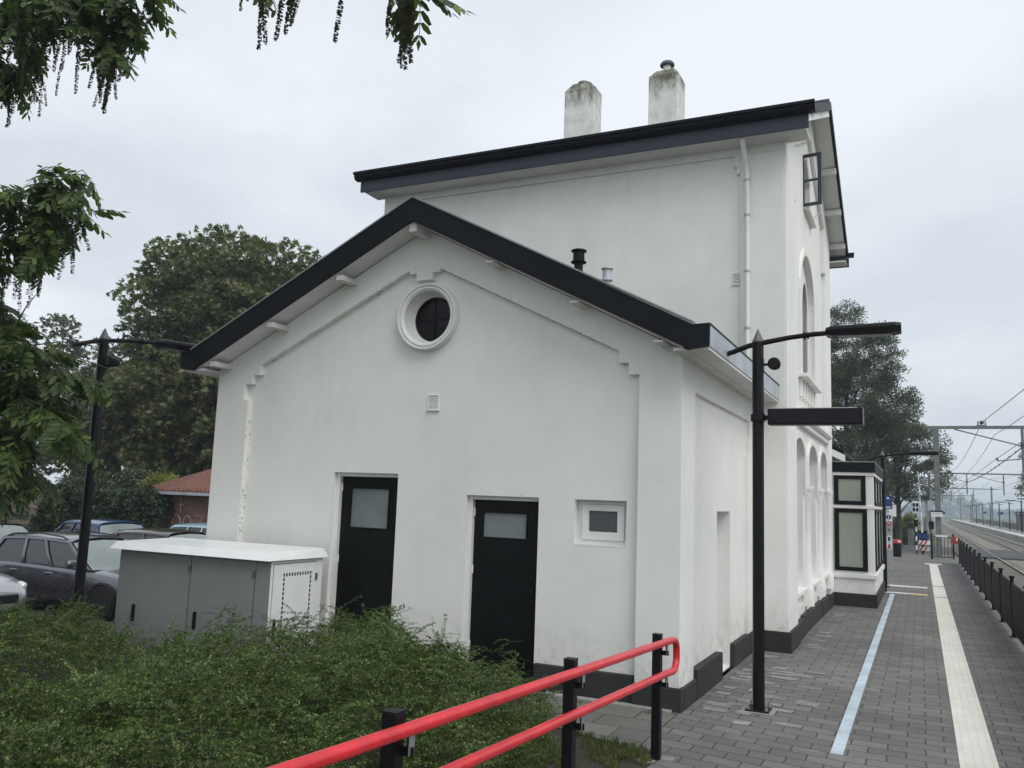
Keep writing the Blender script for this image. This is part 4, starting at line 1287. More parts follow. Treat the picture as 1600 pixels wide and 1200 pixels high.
# ------------------------------------------------------------------ utility cabinet
UC = thing('utility_cabinet', (-8.2, 8.5, 0), 'grey steel utility cabinet with white lid and white louvred end door', 'utility cabinet')
cx0, cx1, cy0, cy1, ch = -9.52, -6.97, 8.09, 9.06, 1.335
MB().box(cx0 - 0.02, cx1 + 0.01, cy0 - 0.015, cy1 + 0.01, -0.35, 0.10).build('base', M['kerb'], UC, bevel=0.01)
MB().box(cx0, cx1 - 0.012, cy0 + 0.012, cy1, 0.10, ch).build('body', M['cab_grey'], UC, bevel=0.006)
rf = MB()
zt2 = 1.46
rf.add([(cx0 - 0.10, cy0 - 0.10, ch + 0.01), (cx1 + 0.045, cy0 - 0.10, ch + 0.01), (cx1 + 0.045, cy1 + 0.06, ch + 0.01), (cx0 - 0.10, cy1 + 0.06, ch + 0.01),
        (cx0 - 0.05, cy0 - 0.02, zt2 - 0.02), (cx1 - 0.01, cy0 - 0.02, zt2 - 0.02), (cx1 + 0.0, cy1 + 0.0, zt2), (cx0 - 0.05, cy1 + 0.0, zt2)],
       [(3, 2, 1, 0), (4, 5, 6, 7), (0, 1, 5, 4), (1, 2, 6, 5), (2, 3, 7, 6), (3, 0, 4, 7)])
rf.build('lid', M['cab_roof'], UC, bevel=0.004)
for xa, xb in ((cx0 + 0.01, -8.265), (-8.245, -7.225), (-7.205, cx1 - 0.02)):
    d = MB().box(xa, xb, cy0, cy0 + 0.011, 0.14, ch - 0.02).build('front_door', M['cab_grey'], UC, bevel=0.003)
    if xb < -7.0:
        MB().box(xb + 0.003, xb + 0.009, cy0 - 0.004, cy0 + 0.006, 0.14, ch - 0.02).build('door_seam', M['steel'], d)
        for z in (0.30, 1.13):
            MB().box(xb - 0.022, xb + 0.03, cy0 - 0.014, cy0 - 0.001, z, z + 0.085).each('hinge', M['grey_tip'], d, bevel=0.003)
        hx = {0: -9.19, 1: -8.13}[0 if xb < -8 else 1]
        MB().box(hx, hx + 0.035, cy0 - 0.03, cy0 - 0.001, 0.45, 0.66).build('door_handle', M['black_metal'], d, bevel=0.005)
# white end door with a border of square holes
holes = []
n1, n2 = 11, 17
ya, yb, z0, z1 = cy0 + 0.235, cy0 + 0.735, 0.28, 1.165
sq = 0.036
pos = [(ya + (yb - ya) * i / (n1 - 1), z1) for i in range(n1)] + [(yy, z1 - (z1 - z0) * j / (n2 - 1)) for yy in (ya, yb) for j in range(1, n2)]
for y, z in pos:
    holes.append([(y - sq / 2, z - 0.021), (y + sq / 2, z - 0.021), (y + sq / 2, z + 0.021), (y - sq / 2, z + 0.021)])
MB().box(cx1 - 0.011, cx1, cy0, cy0 + 0.035, 0.10, ch).box(cx1 - 0.011, cx1, cy1 - 0.13, cy1, 0.10, ch).box(cx1 - 0.011, cx1, cy0 + 0.036, cy1 - 0.131, ch - 0.03, ch).each('end_frame', M['cab_white'], UC, bevel=0.003)
ed = MB().prism([[(cy0 + 0.045, 0.14), (cy1 - 0.14, 0.14), (cy1 - 0.14, ch - 0.04), (cy0 + 0.045, ch - 0.04)]] + holes, 'x', cx1 - 0.006, cx1 + 0.006).build('end_door', M['cab_white'], UC)
MB().quad((cx1 - 0.009, cy0 + 0.1, 0.2), (cx1 - 0.009, cy1 - 0.2, 0.2), (cx1 - 0.009, cy1 - 0.2, 1.25), (cx1 - 0.009, cy0 + 0.1, 1.25)).build('louvre_backing', M['dark_pane'], ed)
MB().box(cx1 + 0.0065, cx1 + 0.03, cy0 + 0.075, cy0 + 0.11, 0.42, 0.66).build('door_handle', M['black_metal'], ed, bevel=0.005)
for z in (0.36, 1.07):
    MB().box(cx1 + 0.0065, cx1 + 0.02, cy1 - 0.155, cy1 - 0.115, z, z + 0.085).each('hinge', M['grey_tip'], ed, bevel=0.003)

# ------------------------------------------------------------------ cars
def car(name, label, mat, L=4.6, W=1.82, H=1.45, estate=True, screen=None, group='cars in the car park', roof_rails=False):
    """nose towards +x, centred on its wheelbase, ground at z = 0"""
    t = thing(name, (0, 0, 0), label, 'car', group)
    hl = L / 2
    belt = H * 0.645
    # stations: x, z of shoulder (top of lower body), half width, floor z
    st = [(-hl, 0.66, W * 0.36, 0.42), (-hl + 0.06, 0.88 * belt, W * 0.43, 0.30), (-hl + 0.35, belt * 1.0, W * 0.485, 0.24), (-hl + 1.3, belt * 0.995, W * 0.5, 0.21),
          (-0.1, belt * 0.97, W * 0.5, 0.20), (hl - 1.72, belt * 0.945, W * 0.5, 0.20), (hl - 1.25, belt * 0.93, W * 0.495, 0.20), (hl - 0.62, belt * 0.86, W * 0.475, 0.21), (hl - 0.22, belt * 0.76, W * 0.43, 0.22), (hl - 0.03, 0.56, W * 0.36, 0.26), (hl, 0.46, W * 0.30, 0.32)]
    b = MB()
    n = 9
    vs = []
    for x, zs, hw, zf_ in st:
        half = [(0.0, zf_), (hw * 0.86, zf_), (hw * 0.97, zf_ + 0.10), (hw * 1.0, zf_ + (zs - zf_) * 0.55), (hw * 0.975, zs - 0.05), (hw * 0.93, zs), (hw * 0.70, zs + (0.035 if x > 0.5 else 0.0)), (hw * 0.35, zs + (0.06 if x > 0.5 else 0.0)), (0.0, zs + (0.07 if x > 0.5 else 0.0))]
        vs += [(x, y, z) for y, z in half]
    fs = []
    for i in range(len(st) - 1):
        for j in range(n - 1):
            fs.append((i * n + j, i * n + j + 1, (i + 1) * n + j + 1, (i + 1) * n + j))
    fs.append(tuple(range(n))); fs.append(tuple(range((len(st) - 1) * n, len(st) * n)))
    b.add(vs, fs)
    o = len(vs)
    b.add([(x, -y, z) for x, y, z in vs], fs)
    # cabin : roof and pillars in body colour, glass set in
    xr0 = -hl + (0.42 if estate else 0.75)       # roof rear
    xb0 = -hl + (0.16 if estate else 0.30)       # rear glass foot
    xr1, xb1 = 0.18, hl - 1.30                   # roof front, screen foot
    wr, wb = W * 0.36, W * 0.455
    def side(f, zk):    # point on the side surface, f along the roof, zk 0 belt .. 1 roof
        x0 = xb0 + (xr0 - xb0) * zk; x1 = xb1 + (xr1 - xb1) * zk
        x = x0 + (x1 - x0) * f
        y = wb + (wr - wb) * zk ** 1.3
        arch_ = 0.045 * (1 - (2 * f - 1) ** 2)
        z = belt * 0.965 + (H - 0.07 - belt * 0.965) * zk + arch_ * zk
        return (x, y, z)
    fk = [0, 0.2, 0.4, 0.6, 0.8, 1.0]
    rfz = MB()
    rv = []
    for f in fk:
        x, y, z = side(f, 1.0)
        rv += [(x, -y, z), (x, -y * 0.8, z + 0.045), (x, 0, z + 0.07), (x, y * 0.8, z + 0.045), (x, y, z)]
    rfz.add(rv, [(i * 5 + j, i * 5 + j + 1, (i + 1) * 5 + j + 1, (i + 1) * 5 + j) for i in range(5) for j in range(4)])
    # pillars and window surround
    for s in (1, -1):
        def sp(f, k):
            x, y, z = side(f, k)
            return (x, s * y, z)
        bars = [(0.0, 0.045), (0.36, 0.385), (0.63, 0.655), (0.955, 1.0)] if estate else [(0.0, 0.10), (0.55, 0.575), (0.95, 1.0)]
        for f0, f1 in bars:
            rfz.add([sp(f0, 0), sp(f1, 0), sp(f1, 0.5), sp(f0, 0.5), sp(f1, 1), sp(f0, 1)], [(0, 1, 2, 3), (3, 2, 4, 5)])
        for f0, f1 in zip([0, .2, .4, .6, .8], [.2, .4, .6, .8, 1.0]):
            rfz.add([sp(f0, 0.93), sp(f1, 0.93), sp(f1, 1.0), sp(f0, 1.0)], [(0, 1, 2, 3)])
    body = b.build('body', mat, t, True)
    sub = body.modifiers.new('smooth', 'SUBSURF'); sub.levels = 2; sub.render_levels = 2
    roof = rfz.build('roof', mat, t, True)
    so = roof.modifiers.new('thick', 'SOLIDIFY'); so.thickness = 0.02; so.offset = 1
    sub = roof.modifiers.new('bev', 'BEVEL'); sub.width = 0.008; sub.segments = 2
    for s in (1, -1):
        def sp(f, k):
            x, y, z = side(f, k)
            return (x, s * (y - 0.012), z)
        edges = [(0.02, 0.37), (0.37, 0.64), (0.64, 0.985)] if estate else [(0.06, 0.56), (0.56, 0.985)]
        for f0, f1 in edges:
            g = MB()
            m = 4
            g.add([sp(f0 + (f1 - f0) * i / m, k) for k in (0.0, 0.5, 1.0) for i in range(m + 1)], [(r * (m + 1) + i, r * (m + 1) + i + 1, (r + 1) * (m + 1) + i + 1, (r + 1) * (m + 1) + i) for r in range(2) for i in range(m)])
            g.build('side_window', M['car_glass'], t, True)
    def screen_(f, nm, m_):
        g = MB()
        pts = []
        for k in (0.0, 0.5, 0.97):
            x, y, z = side(f, k)
            sg = 1 if f > 0.5 else -1
            for q in (-0.96, -0.5, 0, 0.5, 0.96):
                pts.append((x + sg * (0.10 * (1 - q * q)) * (1 - k * 0.6), q * y, z + (0.055 * (1 - q * q)) * k))
        g.add(pts, [(r * 5 + i, r * 5 + i + 1, (r + 1) * 5 + i + 1, (r + 1) * 5 + i) for r in range(2) for i in range(4)])
        g.build(nm, m_, t, True)
    screen_(1.0, 'windscreen', M['car_screen'])
    screen_(0.0, 'rear_window', M['car_screen'])
    # wheels
    for wx in (hl - 0.88, -hl + 0.92):
        for s in (1, -1):
            y = s * (W / 2 - 0.10)
            wo = MB().lathe((wx, y, 0.325), [(0.21, s * -0.1), (0.30, s * -0.1), (0.325, s * -0.07), (0.325, s * 0.07), (0.30, s * 0.105), (0.225, s * 0.105)], 'y', 28).build('wheel', M['tyre'], t, True)
            rm = MB().lathe((wx, y, 0.325), [(0.225, s * 0.10), (0.215, s * 0.07), (0.0, s * 0.065)], 'y', 28)
            for k in range(10):
                a = 2 * PI * k / 10
                ca, sa = math.cos(a), math.sin(a)
                ta, tb = -sa * 0.018, ca * 0.018
                rm.add([(wx + ca * r + q * ta, y + s * d, 0.325 + sa * r + q * tb) for d in (0.075, 0.10) for r, q in ((0.05, -1.4), (0.22, -1), (0.22, 1), (0.05, 1.4))], [(0, 1, 2, 3), (4, 5, 6, 7), (0, 1, 5, 4), (1, 2, 6, 5), (2, 3, 7, 6)])
            rm.build('rim', M['rim'], wo)
            ao = MB().lathe((wx, y, 0.325), [(0.36, s * -0.02), (0.375, s * 0.095), (0.335, s * 0.10), (0.33, s * 0.0)], 'y', 28)
            ao.build('wheel_arch', M['trim'], t, True)
    for s in (1, -1):
        mo = MB().lathe((xb1 - 0.38, s * (W / 2 + 0.06), belt + 0.07), [(0.0, -0.11), (0.05, -0.10), (0.075, -0.05), (0.08, 0.05), (0.055, 0.10), (0.0, 0.11)], 'y', 12)
        mo.tube([(xb1 - 0.36, s * (W / 2 - 0.08), belt), (xb1 - 0.37, s * (W / 2 + 0.0), belt + 0.04)], 0.02, 6)
        mo.build('mirror', mat, t, True)
        hx = -0.10
        for x in (hx, hx - 1.05):
            MB().box(x - 0.10, x + 0.10, s * (W / 2 - 0.012) - 0.012, s * (W / 2 - 0.012) + 0.018, belt - 0.17, belt - 0.14).build('door_handle', M['chrome'], t, bevel=0.006)
        for x in (hx - 0.30, hx + 0.62 + 0.2):
            pass
        MB().lathe((hl - 0.30, s * W * 0.37, 0.66), [(0.0, 0.16), (0.07, 0.10), (0.09, 0.0), (0.06, -0.1), (0, -0.13)], 'x', 12).build('headlight', M['headlamp'], t, True)
        MB().box(-hl + 0.0, -hl + 0.14, s * W * 0.395 - 0.06, s * W * 0.395 + 0.06, belt * 0.78, belt * 1.02).build('tail_lamp', M['red_lamp'], t, bevel=0.02)
        if roof_rails:
            a = side(0.04, 1.0); m2 = side(0.5, 1.0); c2 = side(0.92, 1.0)
            MB().tube([(a[0], s * a[1] * 0.93, a[2] + 0.03), (a[0] + 0.15, s * a[1] * 0.93, a[2] + 0.085), (m2[0], s * m2[1] * 0.93, m2[2] + 0.095), (c2[0] - 0.15, s * c2[1] * 0.93, c2[2] + 0.085), (c2[0], s * c2[1] * 0.93, c2[2] + 0.03)], 0.016, 8).build('roof_rail', M['trim'], t, True)
    MB().box(hl - 0.06, hl + 0.012, -0.45, 0.45, 0.40, 0.56).build('grille', M['trim'], t, bevel=0.03)
    MB().box(-hl - 0.012, -hl + 0.05, -0.26, 0.26, 0.55, 0.66).build('number_plate', M['sign_white'], t)
    # door seams
    return t
def put(c, x, y, rz_, z=-0.385):
    c.location = (x, y, z)
    c.rotation_euler = (0, 0, rz_)
G_ = -0.385
c1 = car('parked_car', 'dark grey estate car with roof rails parked beyond the shrubs beside the cabinet', car_paint('dark_grey_paint', (0.12, 0.125, 0.145), 0.65), 4.65, 1.82, 1.44, True, roof_rails=True)
put(c1, -15.45, 12.45, 0)
c2 = car('parked_car', 'silver car whose nose and headlamp just show over the shrubs at the left edge', car_paint('silver_paint', (0.42, 0.43, 0.44), 0.7), 4.4, 1.78, 1.42, True)
put(c2, -16.75, 9.85, 0)
c3 = car('parked_car', 'blue hatchback seen from behind in front of the brown wall', car_paint('blue_paint', (0.010, 0.075, 0.21), 0.3), 3.9, 1.72, 1.52, True)
put(c3, -21.1, 16.8, R(172))
c4 = car('parked_car', 'black car behind the grey estate at the far left', car_paint('black_paint', (0.012, 0.013, 0.015), 0.3), 4.1, 1.75, 1.44, True)
put(c4, -21.4, 14.3, R(5))
c5 = car('parked_car', 'dark brown car whose curved roof shows just above the cabinet lid', car_paint('brown_grey_paint', (0.055, 0.052, 0.05), 0.5), 4.4, 1.78, 1.46, False)
put(c5, -16.1, 15.4, R(4))
c6 = car('parked_car', 'pale blue car in front of the brick shed', car_paint('pale_blue_paint', (0.40, 0.56, 0.66), 0.3), 4.0, 1.7, 1.46, True)
put(c6, -19.35, 18.9, R(184))
#@@VEG
# ------------------------------------------------------------------ vegetation
# low evergreen shrub mass between ramp and cabinet : arching sprays with rows of small leaves
def spray(seed, n=20, L=0.36):
    r = random.Random(seed)
    V, F = [], []
    bend = r.uniform(-0.5, -0.15)
    tw = r.uniform(-0.35, 0.35)
    def P(t): return np.array([L * t * (1 - 0.10 * t), tw * L * t * t * 0.6, L * (0.42 * t + bend * t * t)])
    for i in range(n):
        t = 0.08 + 0.92 * i / (n - 1)
        p = P(t); d = P(min(1, t + 0.02)) - P(t - 0.02); d /= np.linalg.norm(d)
        s = np.cross(d, [0, 0, 1.0]); s /= np.linalg.norm(s)
        u = np.cross(s, d)
        l = 0.0265 * (1.0 - 0.40 * t) * r.uniform(0.75, 1.3)
        for sg in (1, -1):
            dd = s * sg * 0.9 + d * r.uniform(0.1, 0.7) + u * r.uniform(-0.35, 0.7)
            leaf_quad(p, dd, d + u * r.uniform(-1.0, 1.0), l, l * 0.66, V, F)
    # thin three-sided stem
    m = 6
    o = len(V)
    for i in range(m + 1):
        p = P(i / m)
        w = 0.0013 * (1 - 0.6 * i / m)
        V += [p + np.array([0, w, -w]), p + np.array([0, -w, -w]), p + np.array([0, 0, w])]
    for i in range(m):
        for k in range(3):
            a, b = o + i * 3 + k, o + i * 3 + (k + 1) % 3
            F.append((a, b, b + 3, a + 3))
    return np.array(V), np.array(F)

def bush_h(x, y):
    """height of the shrub surface above the bed, metres"""
    x = np.asarray(x, float); y = np.asarray(y, float)
    h = 0.62 + 0.10 * np.sin(x * 1.3 + 0.4) * np.cos(y * 1.1) + 0.08 * np.sin(x * 2.9 + y * 2.1) + 0.05 * np.sin(x * 5.3 - y * 4.2)
    h = h - 0.13 * np.exp(-((x + 7.6) ** 2 / 1.8 + (y - 7.3) ** 2 / 1.0))
    h = h + 0.12 * np.exp(-((x + 5.3) ** 2 / 1.6 + (y - 8.0) ** 2 / 0.9))            # mound before the first door
    h = h + 0.10 * np.exp(-((x + 4.4) ** 2 / 1.0 + (y - 6.6) ** 2 / 1.4))
    h = h + 0.12 * np.exp(-((x + 4.0) ** 2 / 2.0 + (y - 4.2) ** 2 / 2.0))
    hol = np.sin(2.9 * x + 1.4 * np.sin(1.9 * y)) * np.sin(3.5 * y + 1.2 * np.sin(2.2 * x))
    h = h - 0.20 * np.clip(hol - 0.40, 0, 0.6) / 0.6 + 0.05 * np.sin(x * 7.7 + y * 3.1) * np.sin(y * 6.3)
    # right-hand margin : from the far corner (-3.3, 8.3) to the rail (-2.35, 5.2)
    xe = np.where(y > 5.2, -2.45 - (y - 5.2) * 0.30, -2.38)
    er = np.clip((xe - x) / 0.75, 0, 1)
    yb = np.where(x > -6.9, 8.75, 7.80)
    eb = np.clip((yb - y) / 0.55, 0, 1)
    el = np.clip((x + 14.2) / 0.8, 0, 1)
    ef = np.clip((y - 0.2) / 0.8, 0, 1)
    slope = 0.34 * np.clip((-x - 9.4) / 3.2, 0, 1)
    return np.maximum(0, h * np.sqrt(er) * np.sqrt(eb) * np.sqrt(el) * np.sqrt(ef)) - slope * 0.75

rng = np.random.default_rng(7)
SB = thing('evergreen_shrub', (-6.0, 6.0, 0), 'low dark green evergreen shrub mass with arching sprays, between the red railing and the cabinet', 'shrub')
def bush_layer(name, n, reach, lift, lenr, seed, tall=False):
    rg = np.random.default_rng(seed)
    x = rg.uniform(-14.2, -2.3, n * 2); y = rg.uniform(0.2, 8.75, n * 2)
    d2 = (x ** 2 + y ** 2)
    keep = rg.random(n * 2) < np.clip(50.0 / d2, 0.5, 1.0)
    keep &= (y > -1.2 - x * 0.33)                       # nothing can be seen of the part right behind the camera
    hol = np.sin(2.9 * x + 1.4 * np.sin(1.9 * y)) * np.sin(3.5 * y + 1.2 * np.sin(2.2 * x))
    keep &= ~((hol > 0.62) & (rg.random(n * 2) < 0.65))
    x, y = x[keep], y[keep]
    h = bush_h(x, y)
    k2 = h > (0.08 if not tall else 0.45) - 0.26 * np.clip((-x - 9.4) / 3.2, 0, 1)
    x, y, h = x[k2][:n], y[k2][:n], h[k2][:n]
    m = len(x)
    e = 0.06
    gx = (bush_h(x + e, y) - bush_h(x - e, y)) / (2 * e); gy = (bush_h(x, y + e) - bush_h(x, y - e)) / (2 * e)
    depth = rg.random(m) ** (1.7 if not tall else 3) * reach
    # the surface itself is ragged : clumps of sprays stand proud of it
    rag = 0.09 * np.sin(x * 9.1 + y * 5.3) + 0.08 * np.sin(y * 11.7 - x * 6.1) + 0.03 * np.sin(x * 23 + y * 19)
    T = np.stack([x, y, h - depth + rag * 0.7], 1)
    a = rg.uniform(0, 2 * PI, m)
    wave = 1.4 * np.sin(x * 1.7 + y * 0.9) + 1.1 * np.sin(y * 2.3 - x * 0.6)
    a = np.where(rg.random(m) < 0.6, wave + rg.normal(0, 0.5, m), a)
    D = np.stack([np.cos(a) - 0.7 * np.clip(gx, -1.5, 1.5), np.sin(a) - 0.7 * np.clip(gy, -1.5, 1.5), np.full(m, lift) + rg.normal(0, 0.22, m)], 1)
    Ms = frames(rg, D, 0.6) * rg.uniform(lenr[0], lenr[1], m)[:, None, None]
    for v in range(4):
        s = slice(v, None, 4)
        V, F = sp4[v]
        scatter_mesh(name, V, F, Ms[s], T[s] - Ms[s][:, :, 0] * 0.12, M['lonicera'], SB)
sp4 = [spray(31 + i, 15 + i * 2) for i in range(4)]
bush_layer('foliage', 26000, 0.30, 0.10, (0.6, 1.15), 11)
bush_layer('shoot', 900, 0.03, 0.85, (0.85, 1.5), 12, True)
# rough grass and weeds at the end of the bed
def blades(n, xr_, yr_, seed, cond, zf, L=(0.03, 0.09)):
    rg = np.random.default_rng(seed)
    V, F = [], []
    for i in range(5):
        a = i * 1.26
        leaf_quad((0.01 * math.cos(a), 0.01 * math.sin(a), 0), (0.45 * math.cos(a), 0.45 * math.sin(a), 1), (-math.sin(a), math.cos(a), 0), 1.0, 0.12, V, F)
    x = rg.uniform(*xr_, n); y = rg.uniform(*yr_, n)
    k = cond(x, y); x, y = x[k], y[k]
    m = len(x)
    sc = rg.uniform(L[0], L[1], m)
    a = rg.uniform(0, 2 * PI, m)
    Ms = np.zeros((m, 3, 3)); Ms[:, 0, 0] = np.cos(a); Ms[:, 0, 1] = -np.sin(a); Ms[:, 1, 0] = np.sin(a); Ms[:, 1, 1] = np.cos(a); Ms[:, 2, 2] = 1
    return np.array(V), np.array(F), Ms * sc[:, None, None], np.stack([x, y, zf(x, y)], 1)
V, F, Ms, Ts = blades(7000, (-4.3, -2.12), (5.0, 8.5), 3, lambda x, y: (np.sin(x * 5 + 1) * np.sin(y * 4.3) + np.sin(x * 13 + y * 9) * 0.6 > -0.25) & (y < 8.5 - 0.31 * (x + 4.6)), lambda x, y: np.full(len(x), -0.012))
tag(scatter_mesh('grass', V, F, Ms, Ts, M['grass']), 'patchy grass and weeds between shrubs and flagstones', 'grass', kind='stuff')
# weeds in the joint along the plinth
V, F, Ms, Ts = blades(260, (-4.5, -2.5), (9.02, 9.2), 5, lambda x, y: np.sin(x * 7) > 0.2, lambda x, y: np.full(len(x), 0.0), (0.015, 0.05))
tag(scatter_mesh('weed', V, F, Ms, Ts, M['grass']), 'small weeds in the joint at the foot of the gable wall', 'weeds', kind='stuff')

# ---- wingnut tree overhead : pinnate leaves and hanging strings of winged nuts
def pinnate(seed, n=6, L=0.34):
    r = random.Random(seed)
    V, F = [], []
    def P(t): return np.array([L * t, 0.03 * math.sin(t * 2 + seed), -0.30 * L * t * t * 1.3])
    for i in range(n):
        t = 0.22 + 0.72 * i / (n - 1)
        p = P(t); d = P(t + 0.02) - P(t - 0.02); d /= np.linalg.norm(d)
        s = np.cross(d, [0, 0, 1.0]); s /= np.linalg.norm(s)
        for sg in (1, -1):
            dd = s * sg * 0.9 + d * 0.55 + np.array([0, 0, r.uniform(-0.75, -0.15)])
            l = 0.118 * (0.75 + 0.5 * math.sin(PI * t)) * r.uniform(0.85, 1.15)
            o = len(V)
            dd /= np.linalg.norm(dd)
            q = d + np.array([0, 0, r.uniform(-0.3, 0.3)]); q /= np.linalg.norm(q)
            w = l * 0.50
            # oblong leaflet of two halves folded a little on the midrib
            V += [p, p + dd * l * .28 + q * w * .48, p + dd * l * .72 + q * w * .48, p + dd * l, p + dd * l * .72 - q * w * .48, p + dd * l * .28 - q * w * .48, p + dd * l * .3 + np.array([0, 0, -.006]), p + dd * l * .72 + np.array([0, 0, -.006])]
            F += [(o, o + 1, o + 6, o + 6)[:4], (o + 1, o + 2, o + 7, o + 6), (o + 2, o + 3, o + 7, o + 7)[:4], (o + 3, o + 4, o + 7, o + 7)[:4], (o + 4, o + 5, o + 6, o + 7), (o + 5, o, o + 6, o + 6)[:4]]
    p = P(1.0)
    o = len(V)
    V += [p, p + np.array([.04, .022, -.01]), p + np.array([.10, 0, -.045]), p + np.array([.04, -.022, -.01])]
    F.append((o, o + 1, o + 2, o + 3))
    m = 5; o = len(V)
    for i in range(m + 1):
        q = P(i / m); w = 0.003
        V += [q + np.array([0, w, -w]), q + np.array([0, -w, -w]), q + np.array([0, 0, w])]
    for i in range(m):
        for k in range(3):
            a, b = o + i * 3 + k, o + i * 3 + (k + 1) % 3
            F.append((a, b, b + 3, a + 3))
    # degenerate quads -> keep as quads by nudging the repeated corner
    V = [np.array(v, float) for v in V]
    F2 = []
    for f in F:
        if len(set(f)) == 3:
            a, b, c = [f[0], f[1], f[2]]
            V.append((V[b] + V[c]) / 2)
            F2.append((a, b, len(V) - 1, c))
        else:
            F2.append(f)
    return np.array(V), np.array(F2)

def catkin(seed, L=0.46):
    r = random.Random(seed)
    V, F = [], []
    n = 44
    for i in range(n):
        t = i / (n - 1)
        p = np.array([0.02 * math.sin(t * 3 + seed), 0.015 * math.cos(t * 2.3), -L * t])
        for k in range(3):
            a = r.uniform(0, 2 * PI)
            d = np.array([math.cos(a), math.sin(a), r.uniform(-0.5, 0.3)])
            leaf_quad(p, d, (-math.sin(a), math.cos(a), r.uniform(-0.4, 0.8)), 0.029 * (1.1 - 0.45 * t), 0.026, V, F)
    return np.array(V), np.array(F)

WT = thing('wingnut_tree', (-12.2, 4.6, -0.35), 'wingnut tree with hanging strings of fruit, its branches reaching in from the left', 'tree')
twigs = dict(
    A=[(-10.98, 6.21, 8.62), (-9.12, 5.77, 7.27), (-9.2, 6.02, 7.02)], B=[(-9.86, 5.99, 8.38), (-8.28, 5.79, 7.32), (-8.33, 6.22, 7.1)],
    C=[(-8.6, 5.79, 8.02), (-7.89, 6.0, 7.43), (-7.79, 6.22, 6.99)], D=[(-10.34, 5.78, 7.54), (-10.11, 6.21, 7.34), (-9.55, 6.01, 6.95)],
    E=[(-8.36, 5.97, 7.68), (-8.05, 6.1, 7.1), (-7.72, 5.9, 6.72)], A2=[(-11.2, 6.1, 8.3), (-10.0, 6.0, 7.95), (-9.2, 6.2, 7.7)], B2=[(-9.8, 6.1, 8.3), (-9.0, 6.0, 7.9), (-8.5, 6.1, 7.55)],
    F_=[(-6.39, 6.19, 7.9), (-5.95, 6.04, 7.42), (-5.6, 5.77, 7.02)], G=[(-5.81, 6.24, 7.8), (-5.22, 5.81, 7.1), (-5.27, 5.95, 7.02)],
    H=[(-4.48, 6.06, 7.35), (-3.95, 5.76, 6.66), (-3.86, 6.0, 6.56)], I=[(-4.1, 5.83, 7.1), (-3.98, 5.93, 6.70), (-4.28, 6.24, 6.64)],
    K=[(-10.11, 5.9, 5.26), (-9.27, 6.25, 5.55), (-8.0, 5.85, 5.50)], L=[(-10.43, 6.14, 4.97), (-8.91, 6.11, 5.15), (-7.85, 5.75, 5.02)],
    M_=[(-10.66, 6.25, 5.23), (-8.83, 5.87, 5.42), (-8.46, 5.88, 5.52)], N=[(-10.33, 6.13, 4.62), (-9.2, 5.75, 4.60), (-9.15, 6.12, 4.42)], N2=[(-10.5, 6.0, 5.0), (-9.6, 6.1, 4.9), (-8.9, 6.0, 4.75)],
    P=[(-10.1, 5.75, 3.6), (-8.7, 6.1, 3.45), (-7.75, 6.15, 3.22)], Q=[(-10.1, 5.84, 3.18), (-9.0, 6.25, 3.08), (-7.9, 5.91, 2.78)],
    R_=[(-10.2, 6.08, 2.8), (-9.3, 6.17, 2.72), (-8.5, 5.75, 2.45)], S=[(-10.39, 6.24, 3.98), (-9.0, 5.93, 3.79), (-8.2, 5.83, 3.5)], U=[(-10.2, 5.96, 3.0), (-9.2, 5.81, 2.92), (-8.9, 6.24, 2.6)],
    V1=[(-10.4, 6.3, 3.4), (-9.3, 6.4, 3.3), (-8.4, 6.3, 3.05)], V2=[(-10.4, 6.1, 2.6), (-9.7, 6.2, 2.5), (-9.3, 6.0, 2.3)], V3=[(-10.6, 6.2, 4.3), (-9.9, 6.3, 4.2), (-9.4, 6.2, 4.0)],
    V4=[(-10.0, 6.3, 3.75), (-8.6, 6.2, 3.62), (-7.55, 6.2, 3.35)], V5=[(-9.8, 6.2, 3.35), (-8.6, 6.1, 3.0), (-7.9, 6.1, 2.55)], A3=[(-10.6, 6.1, 8.0), (-9.3, 6.1, 7.6), (-8.5, 6.0, 7.45)], W1=[(-9.9, 6.0, 5.35), (-8.8, 5.9, 5.42), (-8.05, 5.9, 5.32)], W2=[(-9.8, 6.1, 5.05), (-8.7, 6.0, 5.02), (-8.1, 5.9, 4.85)], W3=[(-10.6, 6.0, 5.6), (-9.8, 6.0, 5.5), (-9.3, 6.0, 5.25)],
    X1=[(-11.0, 6.0, 7.6), (-10.2, 6.0, 7.2), (-9.8, 6.0, 6.9)], X2=[(-11.2, 6.0, 4.9), (-10.3, 6.0, 4.7), (-9.7, 6.0, 4.5)], X3=[(-11.0, 5.9, 6.1), (-10.4, 6.0, 5.9), (-10.0, 6.0, 5.6)],
    Y1=[(-10.6, 6.0, 2.7), (-9.7, 6.0, 2.25), (-9.25, 6.0, 1.85)], Y2=[(-10.6, 6.2, 2.3), (-10.0, 6.2, 1.95), (-9.65, 6.1, 1.6)], Y3=[(-10.3, 6.3, 3.1), (-9.3, 6.3, 2.6), (-8.7, 6.2, 2.2)],
    C2=[(-9.2, 6.1, 8.3), (-8.3, 6.1, 7.75), (-7.9, 6.1, 7.5)])
hub = {'A': (-11.9, 5.6, 7.4), 'top': (-9.5, 6.0, 9.0), 'mid': (-11.8, 5.6, 5.0), 'low': (-11.7, 5.6, 3.4)}
br = MB()
br.tube([(-12.2, 4.6, -0.6), (-12.15, 4.8, 1.6), (-12.0, 5.1, 4.0), (-11.9, 5.4, 6.5), (-11.7, 5.5, 9.4), (-11.5, 5.2, 12.0)], [0.27, 0.22, 0.19, 0.15, 0.10, 0.04], 12)
